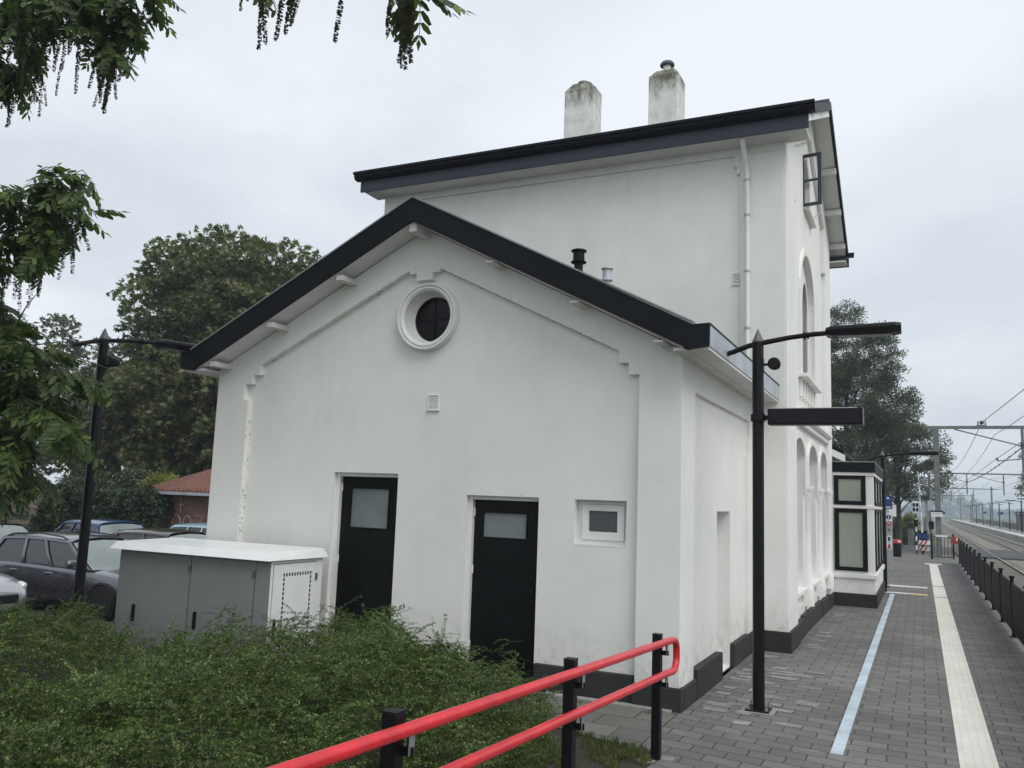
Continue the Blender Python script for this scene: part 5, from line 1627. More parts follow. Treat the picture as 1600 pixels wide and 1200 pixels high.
br.tube([(-11.85, 5.45, 7.0), (-10.6, 5.8, 8.6), (-8.6, 6.0, 9.1), (-6.2, 6.1, 8.4), (-4.4, 6.0, 7.5)], [0.10, 0.08, 0.06, 0.04, 0.015], 8)
rg = np.random.default_rng(21)
pl_T, pl_D, ck_T = [], [], []
def leaf_twig(pts, n_leaf, n_cat, hang=0.45):
    pts = [np.array(p) for p in pts]
    seg = [np.linalg.norm(b - a) for a, b in zip(pts[:-1], pts[1:])]
    tot = sum(seg)
    def at(t):
        s = t * tot
        for a, b, l in zip(pts[:-1], pts[1:], seg):
            if s <= l: return a + (b - a) * s / l, (b - a) / l
            s -= l
        return pts[-1], (pts[-1] - pts[-2]) / seg[-1]
    for i in range(n_leaf):
        p, d = at(0.12 + 0.88 * rg.random() ** 0.75)
        s = np.cross(d, [0, 0, 1.0]); s /= np.linalg.norm(s) + 1e-6
        pl_T.append(p); pl_D.append(d * rg.uniform(0.2, 1.0) + s * rg.normal(0, 0.8) + np.array([0, 0, rg.uniform(-hang * 1.8, 0.25)]))
    for i in range(n_cat):
        p, d = at(0.25 + 0.75 * rg.random())
        ck_T.append(p - np.array([0, 0, 0.05]))
for k, pts in twigs.items():
    low_ = k in ('P', 'Q', 'R_', 'S', 'U', 'V1', 'V2', 'V3', 'V4', 'V5', 'Y1', 'Y2', 'Y3')
    top_ = k in ('F_', 'G', 'H', 'I')
    root_ = (-11.85, 5.45, 6.8) if k in ('A', 'D', 'A2', 'A3', 'X1', 'X3', 'W3', 'K', 'M_') else (-9.5, 6.0, 8.95) if k in ('B', 'C', 'E', 'B2', 'C2') else (-5.2, 6.06, 7.9) if top_ else (-12.0, 5.15, 4.6) if pts[0][2] > 4.4 else (-12.1, 4.95, 2.9)
    r0 = 0.030
    br.tube([root_, Vector(root_).lerp(Vector(pts[0]), 0.4) + Vector((0, rg.uniform(-.2, .2), 0.28)), Vector(root_).lerp(Vector(pts[0]), 0.75) + Vector((0, rg.uniform(-.15, .15), 0.2)), pts[0], pts[1], pts[2]], [r0, r0 * 0.8, r0 * 0.62, r0 * 0.45, r0 * 0.28, r0 * 0.12], 6, False)
    leaf_twig([np.array(root_) * 0.35 + np.array(pts[0]) * 0.65 + np.array([0, 0, 0.1]), pts[0]], 3 if top_ else 6, 0 if top_ else 1, 0.5)
    leaf_twig(pts, 8 if top_ else (21 if low_ else 15), 5 if top_ else (1 if low_ else 6), 0.5)
    # side twigs
    if not top_:
        for j in range(3 if low_ else 2):
            b = np.array(pts[1]) * (1 - j * 0.3) + np.array(pts[0]) * j * 0.3
            e = b + rg.normal(0, 0.28, 3) + np.array([0.12, 0, -0.12])
            br.tube([b, (b + e) / 2 + np.array([0, 0, 0.05]), e], [0.010, 0.007, 0.003], 5, False)
            leaf_twig([b, e], 10 if low_ else 7, 0 if low_ else 2, 0.5)
for p in ((-8.62, 5.9, 6.85), (-8.30, 5.9, 6.92), (-8.05, 6.0, 6.75), (-7.98, 6.05, 6.80), (-9.35, 5.9, 7.0), (-9.15, 6.0, 6.9), (-7.90, 5.95, 6.7), (-10.0, 6.1, 6.85), (-5.38, 5.85, 7.0), (-3.98, 5.9, 6.62), (-4.2, 5.9, 6.66), (-4.05, 5.95, 6.6), (-4.75, 5.9, 6.88), (-9.0, 6.0, 5.0), (-8.85, 6.0, 4.95)):
    ck_T.append(np.array(p))
# the rest of the crown, above and to the left of the picture
for i in range(130):
    c = np.array([-12.2, 5.0, 8.5]) + rg.normal(0, 1, 3) * np.array([1.6, 2.6, 2.3])
    if c[0] > -10.9 or c[0] > -1.95 * c[1] - 0.6: continue
    leaf_twig([c, c + rg.normal(0, 0.5, 3)], 11, 1)
    br.tube([(-11.9, 5.3, min(10.5, max(3, c[2] - 1))), c], [0.03, 0.006], 5, False)
br.build('trunk', M['bark'], WT, True, weld=False)
pl_T, pl_D, ck_T = np.array(pl_T), np.array(pl_D), np.array(ck_T)
ok_ = ~((pl_T[:, 0] > -8.55) & (pl_T[:, 2] > 3.42) & (pl_T[:, 2] < 4.75)) & ~((pl_T[:, 0] > -9.25) & (pl_T[:, 2] > 3.72) & (pl_T[:, 2] < 4.55))
pl_T, pl_D = pl_T[ok_], pl_D[ok_]
lf = [pinnate(i, 4 + i % 3, 0.28 + 0.03 * i) for i in range(4)]
Ms = frames(rg, pl_D, 0.35) * rg.uniform(0.72, 1.12, len(pl_T))[:, None, None]
for v in range(4):
    scatter_mesh('foliage', lf[v][0], lf[v][1], Ms[v::4], pl_T[v::4], M['wingnut'], WT)
m = len(ck_T)
a = rg.uniform(0, 2 * PI, m)
Mk = np.zeros((m, 3, 3)); Mk[:, 0, 0] = np.cos(a); Mk[:, 0, 1] = -np.sin(a); Mk[:, 1, 0] = np.sin(a); Mk[:, 1, 1] = np.cos(a); Mk[:, 2, 2] = 1
Mk[:, 0, 2] = rg.normal(0, 0.10, m); Mk[:, 1, 2] = rg.normal(0, 0.10, m)
Mk *= rg.uniform(0.8, 1.4, m)[:, None, None]
scatter_mesh('fruit_string', *catkin(3), Mk, ck_T, M['catkin'], WT)

# ---- trees beyond the car park
ch_leaf = palmate(0.24, 0.085, 6, 0.55)
tree('chestnut_tree', (-33.0, 32.5, -0.4), 'large horse chestnut with browning leaves rising behind the annex roof', 'tree',
     [(-33.8, 32.5, 11.1, 3.2, 4.4, 3.1), (-29.8, 33.0, 11.4, 3.5, 4.8, 3.2), (-31.8, 32.5, 12.0, 3.2, 4.2, 2.8), (-31.6, 31.5, 8.6, 5.2, 5.2, 4.2), (-27.6, 33.0, 9.8, 2.2, 3.8, 2.8), (-33.0, 31.5, 5.2, 6.0, 5.0, 3.4), (-28.0, 32.0, 6.2, 5.0, 4.5, 4.2), (-35.6, 32.0, 7.8, 2.2, 3.6, 2.6), (-36.2, 31.6, 4.0, 3.0, 3.6, 2.2)],
     ch_leaf, M['chestnut'], 960, 52, 0.95, 41, 0.45, 10.0, 70, 0.42)
tree('broadleaf_tree', (-43.0, 33.0, -0.4), 'dark broadleaf tree at the left behind the conifer', 'tree',
     [(-43, 33, 4.8, 5.0, 4.5, 3.6), (-49, 33, 7.0, 4.5, 4.0, 5.0), (-40.0, 34.5, 3.6, 3.4, 3.6, 2.6)], ch_leaf, M['poplar'], 300, 40, 1.0, 43, 0.3, 7.0, 30)
# conifer : drooping whorls of flat sprays
def conifer(name, loc, h, r, label, seed):
    rg = np.random.default_rng(seed)
    root = thing(name, loc, label, 'tree')
    x, y, z = loc
    b = MB().tube([(x, y, z), (x, y, z + h * 0.5), (x, y, z + h)], [0.2, 0.13, 0.01], 8)
    T, D = [], []
    n = int(h * 13)
    for i in range(n):
        f = rg.random() ** 0.8
        zz_ = z + 1.0 + (h - 1.0) * f
        a = rg.uniform(0, 2 * PI)
        L = r * (1 - f) ** 0.8 * rg.uniform(0.75, 1.2) + 0.15
        e = np.array([x + L * math.cos(a), y + L * math.sin(a), zz_ - L * 0.08 + 0.10 * L * L / r])
        b.tube([(x, y, zz_), (x + L * .5 * math.cos(a), y + L * .5 * math.sin(a), zz_ - L * .10), e], [0.03, 0.02, 0.005], 4, False)
        k = int(10 + 26 * L)
        for t in np.linspace(0.15, 1.0, k):
            p = np.array([x + L * t * math.cos(a), y + L * t * math.sin(a), zz_ - L * (0.20 * t - 0.12 * t * t)])
            sg = rg.choice([-1, 1])
            w = a + sg * rg.uniform(0.4, 1.0)
            T.append(p + rg.normal(0, 0.03, 3)); D.append([math.cos(w), math.sin(w), rg.uniform(-0.55, -0.05)])
    b.build('trunk', M['bark'], root, True, weld=False)
    V, F = [], []
    for i in range(9):
        t = i / 8
        for sg in (1, -1):
            leaf_quad((0.34 * t, 0, -0.04 * t * t), (0.7, sg * 0.8, -0.1), (-0.8 * sg, 0.7, 0.2), 0.15 * (1.1 - 0.6 * t), 0.028, V, F)
    leaf_quad((0, 0, 0), (1, 0, -0.1), (0, 1, 0), 0.42, 0.02, V, F)
    Ms = frames(rg, np.array(D), 0.15) * rg.uniform(0.7, 1.3, len(T))[:, None, None]
    scatter_mesh('needles', np.array(V), np.array(F), Ms, np.array(T), M['spruce'], root)
conifer('spruce_tree', (-26.6, 15.5, -0.4), 10.6, 3.1, 'dark spruce with feathery drooping boughs behind the lamp at the left', 51)
# ivy and shrubs along the back of the car park
def hedge(name, label, cat, x0, x1, y, w, h, seed, mat, n, L, z0=-0.4, group=None):
    rg = np.random.default_rng(seed)
    o = thing(name, ((x0 + x1) / 2, y, z0), label, cat, group)
    x = rg.uniform(x0, x1, n)
    top = h * (0.86 + 0.10 * np.sin(x * 1.7 + seed) + 0.07 * np.sin(x * 4.1 + seed * 2)) * np.clip(np.minimum(x - x0, x1 - x) / 0.7 + 0.45, 0, 1) ** 0.5
    side_ = rg.random(n) < 0.62
    z = np.where(side_, rg.uniform(0, 1, n) * top, top * rg.uniform(0.85, 1.06, n))
    yy = np.where(side_, y - w / 2 + 0.18 * np.sin(x * 3.3 + z * 2.7) + rg.normal(0, 0.07, n), y + rg.uniform(-w / 2, w / 2, n))
    D = np.stack([rg.normal(0, 0.6, n), np.where(side_, -0.7, rg.normal(0, 0.5, n)), np.where(side_, -0.3, 0.6)], 1) + rg.normal(0, 0.3, (n, 3))
    V, F = clump_leaf(L, L * 0.7, 7, seed, 1.3)
    Ms = frames(rg, D, 0.8) * rg.uniform(0.7, 1.3, n)[:, None, None]
    scatter_mesh('foliage', V, F, Ms, np.stack([x, yy, z + z0], 1), mat, o)
    b = MB().box(x0 + 0.3, x1 - 0.3, y - w * 0.22, y + w * 0.22, z0, z0 + h * 0.72)
    b.build('stem', M['bark'], o)
    return o
hedge('ivy_hedge', 'dark ivy hedge covering the wall between the brown wall and the brick shed', 'hedge', -29.6, -23.6, 22.0, 1.6, 2.55, 61, M['ivy'], 9000, 0.085)
hedge('yellow_shrub', 'yellow green shrub topping the ivy hedge', 'shrub', -26.6, -24.2, 22.9, 1.0, 3.0, 62, M['yellow_leaf'], 1500, 0.085)
hedge('bright_shrub', 'light green leafy shrub at the left edge beyond the parked cars', 'shrub', -34.5, -29.9, 20.0, 1.8, 2.7, 63, M['bright_leaf'], 5200, 0.10)
hedge('climbing_ivy', 'ivy strip growing along the top of the brown wall', 'ivy', -33.5, -29.0, 25.2, 0.8, 3.0, 64, M['ivy'], 2600, 0.085)

# brown wall and brick shed at the back of the car park
bw = thing('garden_wall', (-31.5, 24.4, -0.4), 'brown boarded wall with pale capping behind the blue hatchback', 'wall')
MB().box(-36, -27.6, 24.3, 24.5, -0.45, 1.72).build('wall_panel', M['brown_wall'], bw)
MB().box(-36, -27.6, 24.24, 24.56, 1.72, 1.82).box(-36, -27.6, 24.27, 24.299, 1.02, 1.10).build('capping', M['kerb'], bw, bevel=0.01)
sh = thing('brick_shed', (-19.0, 22.6, -0.4), 'low red brick shed with orange tiled roof, behind the annex left corner', 'shed')
MB().box(-24.6, -14.0, 22.2, 27.0, -0.45, 1.86).build('wall', M['red_brick'], sh)
MB().add([(-25.3, 21.85, 1.95), (-13.6, 21.85, 1.95), (-13.6, 27.4, 1.95), (-25.3, 27.4, 1.95), (-21.9, 24.6, 3.45), (-16.0, 24.6, 3.35)],
         [(0, 1, 5, 4), (1, 2, 5), (2, 3, 4, 5), (3, 0, 4), (3, 2, 1, 0)]).build('roof', M['pantile'], sh)
MB().box(-25.32, -13.6, 21.78, 21.84, 1.86, 1.96).build('gutter', M['zinc'], sh)
tl = MB()
for i in range(58):
    x = -25.3 + i * 0.2
    tl.tube([(x, 21.84, 1.975), (x + 0.0, 22.02, 2.07)], 0.05, 6)
tl.build('eaves_tile', M['pantile'], sh, weld=False)
gf = MB()
def stroke(p, y=22.19):
    gf.tube([(x, y, z) for x, z in p], 0.018, 5)
for cx_ in (-23.5, -23.0):
    stroke([(cx_ + 0.19 * math.cos(PI * i / 8), 0.85 + 0.30 * math.sin(PI * i / 8)) for i in range(9)])
stroke([(-22.65, 1.16), (-22.3, 1.16), (-22.45, 0.75)])
stroke([(-23.35, 1.3), (-23.35, 1.75)]); stroke([(-23.5, 1.5), (-23.2, 1.52)])
gf.build('graffiti', M['chalk'], sh)

# ---- trees beyond the far end of the station
pop = clump_leaf(0.14, 0.085, 8, 5, 1.5)
tree('poplar_tree', (-4.4, 62.0, -0.4), 'tall grey green poplar rising behind the bay window', 'tree',
     [(-4.6, 62, 12.8, 1.7, 1.9, 3.4), (-2.5, 62, 12.0, 1.3, 1.6, 2.3), (-6.4, 62, 11.0, 2.4, 2.2, 4.0), (-4.6, 61.5, 8.4, 3.4, 2.6, 3.4), (-1.9, 62, 8.6, 1.7, 2.0, 2.0), (-5.5, 62, 4.6, 3.6, 2.6, 2.4)],
     pop, M['poplar'], 560, 32, 0.6, 71, 0.17, 12.5, 60, 0.2, (0.6, 1.2))
tree('willow_tree', (-1.5, 68.0, -0.4), 'lower spreading grey green tree beside the tracks', 'tree',
     [(-2.3, 68, 7.2, 2.4, 2.4, 2.2), (0.0, 68, 6.7, 1.7, 1.8, 1.6), (-0.1, 67.5, 4.1, 2.0, 1.6, 1.2), (-3.2, 67, 4.6, 2.4, 2.0, 1.4)],
     pop, M['poplar'], 240, 28, 0.6, 72, 0.22, 6.5, 40, 0.2, (0.6, 1.2))
tree('lineside_tree', (17.2, 150.0, -0.6), 'dark round tree beyond the far platform at the right edge', 'tree',
     [(17.4, 150, 9.2, 3.4, 3.4, 4.6), (16.6, 150, 6.2, 2.7, 2.7, 2.6), (19.5, 150, 7.5, 4.0, 3.5, 4.6)], clump_leaf(0.28, 0.2, 7, 8, 1.4), M['poplar'], 260, 22, 1.0, 73, 0.3, 8, 25)
hedge('lineside_shrub', 'yellow green scrub beyond the crossing at the end of the platform', 'shrub', -3.6, -0.35, 78.0, 2.4, 2.5, 65, M['yellow_leaf'], 1800, 0.13, -0.5)
hedge('lineside_shrub', 'dark scrub behind the level crossing lights', 'shrub', -7.5, -3.0, 76.0, 2.4, 3.4, 66, M['ivy'], 2200, 0.14, -0.5)
# the far-off wood fading into the air
rg = np.random.default_rng(81)
n = 2600
tx = rg.uniform(-60, 170, n); ty = rg.uniform(440, 520, n)
hh = 6.5 + 2.5 * np.sin(tx * 0.11) + 2.0 * np.sin(tx * 0.31 + 1) + np.where((tx > 5) & (tx < 15), 2.2, 0) - np.where(tx > 18, 2.6, 0)
tz = rg.random(n) * np.maximum(3.0, hh)
V, F = clump_leaf(2.1, 1.9, 9, 9, 1.3)
D = rg.normal(size=(n, 3))
tag(scatter_mesh('distant_wood', V, F, frames(rg, D, 0.8) * rg.uniform(0.7, 1.5, n)[:, None, None], np.stack([tx * 2.35, ty * 2.35, tz * 2.45 - 1.0], 1), M['far_leaf']), 'far hazy wood along the horizon beyond the railway', 'wood', kind='stuff')
#@@RAIL
# ------------------------------------------------------------------ far end of the platform and the railway line
def hmast(b, x, y, z0, z1, w=0.26, d=0.24):
    b.box(x - w / 2, x + w / 2, y - d / 2, y - d / 2 + 0.03, z0, z1).box(x - w / 2, x + w / 2, y + d / 2 - 0.03, y + d / 2, z0, z1).box(x - 0.015, x + 0.015, y - d / 2 + 0.03, y + d / 2 - 0.03, z0, z1)
GROUPG = 'gantries over the tracks'
def gantry(y, label, z=6.5, xl=0.78, xr_=11.2, drops=(4.65,), z0l=0.0, brace=True):
    g = thing('catenary_gantry', (xl, y, z0l), label, 'gantry', GROUPG)
    for x, zb in ((xl, z0l), (xr_, -0.66)):
        b = MB(); hmast(b, x, y, zb, z if x == xl else z + 0.5)
        b.build('mast', M['mast'], g)
    MB().box(xl - 0.55, xr_ + 0.5, y - 0.08, y + 0.08, z, z + 0.15).build('beam', M['mast'], g)
    for x in drops:
        d = MB().box(x - 0.06, x + 0.06, y - 0.06, y + 0.06, z - 2.2, z).build('dropper_post', M['mast'], g)
        MB().tube([(x, y, z - 1.5), (x - 1.1, y, z - 1.62)], 0.03, 6).tube([(x - 1.1, y, z - 1.62), (x - 1.15, y, z - 1.45)], 0.05, 8).build('registration_arm', M['mast'], d)
        if brace:
            MB().tube([(x - 0.05, y, z - 0.86), (x - 3.0, y, z - 0.02)], 0.035, 6).build('brace', M['mast'], d)
        MB().tube([(x, y, z - 0.92), (x, y, z - 0.72)], 0.10, 10).build('insulator', M['insul'], d)
    f = MB()
    for x in (2.72, 3.05):
        f.box(x - 0.03, x + 0.03, y - 0.03, y + 0.03, z + 0.151, z + 0.40)
    f.box(2.66, 3.11, y - 0.05, y + 0.05, z + 0.152, z + 0.20)
    f.build('bracket', M['mast'], g)
    MB().lathe((2.89, y, z + 0.32), [(0.03, -0.1), (0.10, -0.06), (0.10, 0.06), (0.03, 0.10)], 'z', 12).build('insulator', M['insul'], g, True)
    return g
g1 = gantry(49.3, 'nearest overhead line gantry, its left mast standing on the platform end', 6.5, 0.78, 11.4, (4.65, 8.5))
ms = thing('mast_sign', (0.75, 49.1, 2.1), 'white sign with dark edging fixed to the nearest gantry mast', 'sign')
MB().box(0.45, 1.0, 49.06, 49.09, 1.98, 2.22).build('board', M['sign_white'], ms)
MB().box(0.43, 1.02, 49.055, 49.10, 2.221, 2.30).box(0.98, 1.10, 49.05, 49.09, 2.14, 2.22).build('edging', M['trim'], ms)
MB().box(0.50, 0.93, 49.052, 49.059, 2.12, 2.14).build('text_line', M['mast'], ms)
gantry(107.0, 'second overhead line gantry with two hanging posts, beyond the crossing', 6.5, 0.9, 14.2, (4.63, 8.16), -0.5, True)
gantry(172.0, 'third overhead line gantry with a tall right mast on the far platform', 6.5, 1.1, 11.2, (4.9, 8.4), -0.5, False)
gantry(240.0, 'fourth overhead line gantry, small and pale in the haze', 6.5, 1.2, 11.4, (4.9, 8.4), -0.5, False)
gantry(310.0, 'farthest overhead line gantry, faintest in the haze', 6.5, 1.2, 11.4, (4.9, 8.4), -0.5, False)
# wires
def sag(p, q, s, n=10):
    p, q = Vector(p), Vector(q)
    return [p.lerp(q, i / n) - Vector((0, 0, s * 4 * (i / n) * (1 - i / n))) for i in range(n + 1)]
def wire(label, spans, r=0.014, clips=0, group='overhead wires'):
    b = MB()
    for p, q, s in spans:
        b.tube(sag(p, q, s), r, 5)
    if not clips:
        return tag(b.build('overhead_wire', M['wire'], None, weld=False), label, 'overhead wire', group)
    t = thing('overhead_wire', spans[0][0], label, 'overhead wire', group)
    b.build('cable', M['wire'], t, weld=False)
    k = MB()
    for p, q, s in spans:
        for c in sag(p, q, s, clips)[1:-1]:
            k.tube([c - Vector((0.0, 0.09, 0.0)), c + Vector((0.0, 0.09, 0.05))], 0.045, 6)
    tag(k.build('cable_clip', M['wire'], t, weld=False))
    return t
ys = [-30, 49.3, 107, 172, 240, 310]
def along(x, z, s): return [((x, a, z), (x, b, z), s) for a, b in zip(ys[:-1], ys[1:])]
wire('feeder wire on the insulators above the gantry beams', [((6.4, -30, 7.4), (2.89, 49.3, 6.83), 0.3)] + [((2.89, a, 6.83), (2.89, b, 6.83), 0.7) for a, b in zip(ys[1:-1], ys[2:])], 0.016)
for x, lab in ((3.44, 'nearer'), (7.14, 'farther')):
    wire('carrying wire over the %s track, sagging between the gantries' % lab, along(x, 6.2, 0.75), 0.013)
    wire('level contact wire over the %s track' % lab, along(x, 4.95, 0.05), 0.013)
wire('thick cable with dark clips running from the hanging post of the nearest gantry', [((4.65, 49.3, 5.6), (4.63, 107, 5.6), 0.25), ((4.63, 107, 5.6), (4.9, 172, 5.6), 0.3)], 0.028, 16)
wire('thin cable with clips dropping along the right side of the nearest gantry', [((8.5, 20, 8.6), (5.4, 49.3, 6.7), 0.5)], 0.024, 10)

# information pillar beside the bay window
ip = thing('info_pillar', (-1.085, 34.7, 0), 'grey steel information pillar with rounded white top, blue and red round signs', 'information pillar')
ox, oz = -1.085, 0
sec = [(-0.12, 0.0), (0.12, 0.0), (0.12, 1.98)] + [(0.12 * math.cos(PI * i / 10), 1.98 + 0.15 * math.sin(PI * i / 10)) for i in range(1, 10)] + [(-0.12, 1.98)]
MB().prism([(ox + u, v) for u, v in sec], 'y', 34.62, 34.78).build('column', M['pillar'], ip, bevel=0.01)
top = [(-0.115, 1.80), (0.115, 1.80), (0.115, 1.98)] + [(0.115 * math.cos(PI * i / 10), 1.98 + 0.142 * math.sin(PI * i / 10)) for i in range(1, 10)] + [(-0.115, 1.98)]
MB().prism([(ox + u, v) for u, v in top], 'y', 34.606, 34.619).build('top_plate', M['sign_white'], ip)
bi = MB().lathe((ox, 34.605, 1.97), [(0.0, -0.008), (0.085, -0.008), (0.085, 0.0), (0, 0)], 'y', 28).build('blue_sign', M['sign_blue'], ip)
MB().box(ox - 0.016, ox + 0.016, 34.588, 34.596, 1.915, 1.985).lathe((ox, 34.592, 2.012), [(0.0, -0.004), (0.017, -0.004), (0.017, 0.004), (0, 0.004)], 'y', 14).build('letter', M['sign_white'], bi)
ri = MB().lathe((ox, 34.605, 1.74), [(0.0, -0.008), (0.08, -0.008), (0.08, 0.012), (0, 0.012)], 'y', 28).build('red_sign', M['sign_red'], ip)
MB().box(ox - 0.05, ox + 0.05, 34.588, 34.596, 1.725, 1.755).build('bar', M['sign_white'], ri)
rr = [(ox + 0.085 * math.cos(PI * i / 12), 1.22 + 0.085 * math.sin(PI * i / 12)) for i in range(13)] + [(ox + 0.085 * math.cos(PI + PI * i / 12), 0.86 + 0.085 * math.sin(PI + PI * i / 12)) for i in range(13)]
po_ = MB().prism(rr, 'y', 34.60, 34.619).build('call_panel', M['sign_white'], ip)
MB().box(ox - 0.04, ox + 0.04, 34.592, 34.599, 1.10, 1.25).build('blue_field', M['sign_blue'], po_)
MB().box(ox - 0.04, ox + 0.04, 34.592, 34.599, 0.82, 0.98).build('red_field', M['sign_red'], po_)
MB().lathe((ox, 34.596, 1.04), [(0.0, -0.004), (0.03, -0.004), (0.03, 0.003), (0, 0.003)], 'y', 16).build('button', M['steel'], po_)
MB().lathe((ox, 34.61, 1.50), [(0.0, -0.004), (0.045, -0.004), (0.045, 0.008), (0, 0.008)], 'y', 18).build('speaker_grille', M['grey_tip'], ip)
# signs on posts behind it
sp_ = thing('blue_sign', (-1.5, 40.0, 0), 'small blue square sign on a thin post behind the information pillar', 'sign')
MB().tube([(-1.42, 40.0, 0), (-1.42, 40.0, 2.9)], 0.04, 10).build('post', M['black_metal'], sp_, True)
MB().box(-1.42, -1.10, 39.93, 39.955, 2.28, 2.80).build('board', M['sign_blue'], sp_, bevel=0.005)
MB().box(-1.31, -1.22, 39.92, 39.929, 2.70, 2.76).box(-1.36, -1.16, 39.92, 39.929, 2.33, 2.37).build('symbol', M['sign_white'], sp_)
wp = thing('notice_board', (-1.15, 42.0, 0), 'white notice board on a post beside the small blue sign', 'notice board')
MB().box(-1.30, -1.00, 41.9, 41.95, 1.95, 2.48).build('board', M['sign_white'], wp, bevel=0.006)
MB().tube([(-1.22, 42.0, 0), (-1.22, 42.0, 2.45)], 0.035, 10).build('post', M['black_metal'], wp, True)
MB().box(-1.31, -0.99, 41.88, 41.898, 2.481, 2.51).box(-1.31, -0.99, 41.88, 41.898, 1.92, 1.949).build('edging', M['grey_tip'], wp)
lb = thing('waste_bin', (-1.0, 46.2, 0), 'dark waste bin with a red lid on the platform beyond the information pillar', 'bin')
MB().lathe((-1.12, 46.2, 0), [(0.19, 0.0), (0.21, 0.05), (0.21, 0.62), (0.19, 0.64)], 'z', 18).build('body', M['black_metal'], lb, True)
MB().lathe((-1.12, 46.2, 0), [(0.225, 0.64), (0.225, 0.76), (0.18, 0.82), (0.0, 0.84)], 'z', 18).build('lid', M['sign_red'], lb, True)
MB().box(-1.05, -0.93, 45.955, 45.972, 0.70, 0.78).build('label', M['sign_white'], lb)

# gate and barrier boards closing the platform end
gt = thing('platform_gate', (0.9, 47.0, 0), 'black bar gate with a red and white top board closing the platform end', 'gate')
MB().box(0.36, 0.46, 45.9, 46.0, -0.05, 1.2).build('gate_post', M['black_metal'], gt, bevel=0.008)
MB().box(1.32, 1.40, 46.7, 46.78, -0.05, 1.2).build('gate_post', M['black_metal'], gt, bevel=0.008)
b = MB().box(0.50, 1.30, 46.72, 46.75, 1.02, 1.06).box(0.50, 1.30, 46.72, 46.75, 0.06, 0.10)
for i in range(6):
    x = 0.52 + i * 0.152
    b.box(x - 0.012, x + 0.012, 46.723, 46.747, 0.101, 1.019)
b.build('bar_panel', M['black_metal'], gt)
MB().box(0.60, 1.12, 46.69, 46.715, 1.03, 1.13).build('top_board', M['sign_white'], gt)
def barrier(x0, x1, y, z0, z1, label, name='barrier_board', legs=True):
    o = thing(name, ((x0 + x1) / 2, y, 0), label, 'barrier')
    MB().box(x0, x1, y, y + 0.03, z0, z1).build('board', M['sign_white'], o)
    s = MB()
    w = 0.10
    x = x0 + 0.03
    h = z1 - z0
    while x + w + h * 0.6 <= x1 + 0.02:
        s.prism([(x, z0 + 0.003), (x + w, z0 + 0.003), (min(x1 - 0.003, x + w + h * 0.55), z1 - 0.003), (min(x1 - 0.003, x + h * 0.55), z1 - 0.003)], 'y', y - 0.006, y - 0.001)
        x += 0.2
    if s.v: s.build('stripe', M['sign_red'], o)
    if legs:
        for x in (x0 + 0.04, x1 - 0.04):
            MB().box(x - 0.02, x + 0.02, y + 0.031, y + 0.07, -0.25, z1 + 0.05).build('leg', M['mast'], o)
    return o
barrier(-0.16, 0.42, 53.0, 0.42, 0.64, 'upper red and white striped barrier board at the platform end')
barrier(-0.16, 0.42, 53.15, 0.08, 0.28, 'lower red and white striped barrier board at the platform end')
bq = thing('blue_board', (0.1, 53.5, 0), 'blue board above the striped barriers at the platform end', 'sign')
MB().box(-0.20, 0.36, 53.5, 53.53, 0.72, 1.0).build('board', M['sign_blue'], bq)
for x in (-0.12, 0.28):
    MB().box(x - 0.02, x + 0.02, 53.531, 53.57, -0.3, 1.02).build('leg', M['mast'], bq)
rp = thing('red_board', (1.36, 43.3, 0), 'small red board with white patch fixed on the end of the black fence', 'sign')
MB().box(1.20, 1.46, 43.05, 43.08, 0.86, 1.16).build('board', M['sign_red'], rp)
MB().box(1.36, 1.43, 43.04, 43.049, 0.98, 1.12).build('patch', M['sign_white'], rp)

# level crossing : raised barrier arm, lights and cabinet
lc = thing('crossing_barrier', (0.05, 56.5, -0.28), 'raised white level crossing barrier arm on a black machine box', 'level crossing barrier')
MB().box(-0.22, 0.30, 56.2, 56.7, 0.45, 1.12).build('machine_box', M['black_metal'], lc, bevel=0.02)
MB().box(-0.03, 0.11, 56.4, 56.55, -0.4, 0.45).build('pedestal', M['black_metal'], lc)
arm = MB().tube([(0.02 - 0.015 * i, 56.1, 1.0 + i * 0.39) for i in range(10)], [0.05 - 0.003 * i for i in range(10)], 8)
ao_ = arm.build('barrier_arm', M['sign_white'], lc)
for i in (1, 3, 5, 7):
    MB().tube([(0.02 - 0.015 * i, 56.1, 1.0 + i * 0.39), (0.02 - 0.015 * (i + 1), 56.1, 1.0 + (i + 1) * 0.39)], 0.053 - 0.003 * i, 8).build('red_band', M['zinc'], ao_)
MB().box(0.12, 0.26, 56.25, 56.45, 1.12, 1.9).build('counterweight', M['mast'], lc)
cl_ = thing('crossing_light', (-0.45, 55.6, -0.25), 'level crossing light signal with white edged boards on a striped post', 'crossing signal')
for i in range(9):
    MB().lathe((-0.29, 55.6, -0.25 + i * 0.26), [(0.04, 0), (0.04, 0.26)], 'z', 10).build('post', M['sign_white'] if i % 2 else M['trim'], cl_)
MB().box(-0.47, -0.11, 55.5, 55.54, 2.12, 2.82).build('backboard', M['sign_white'], cl_)
for x in (-0.38, -0.20):
    for z in (2.22, 2.50):
        h_ = MB().box(x - 0.065, x + 0.065, 55.47, 55.499, z, z + 0.2).build('lamp_panel', M['trim'], cl_)
        MB().lathe((x, 55.47, z + 0.1), [(0.0, -0.01), (0.05, -0.01), (0.05, 0.0), (0, 0)], 'y', 14).build('lens', M['dark_pane'], h_)
MB().box(-0.40, -0.18, 55.3, 55.6, 1.4, 1.75).build('bell', M['black_metal'], cl_, bevel=0.02)
c2_ = thing('crossing_light', (0.55, 57.2, -0.3), 'level crossing light post with a round dark lamp right of the raised barrier', 'crossing signal')
MB().lathe((0.50, 57.2, -0.3), [(0.05, 0), (0.05, 4.2)], 'z', 10).build('post', M['mast'], c2_)
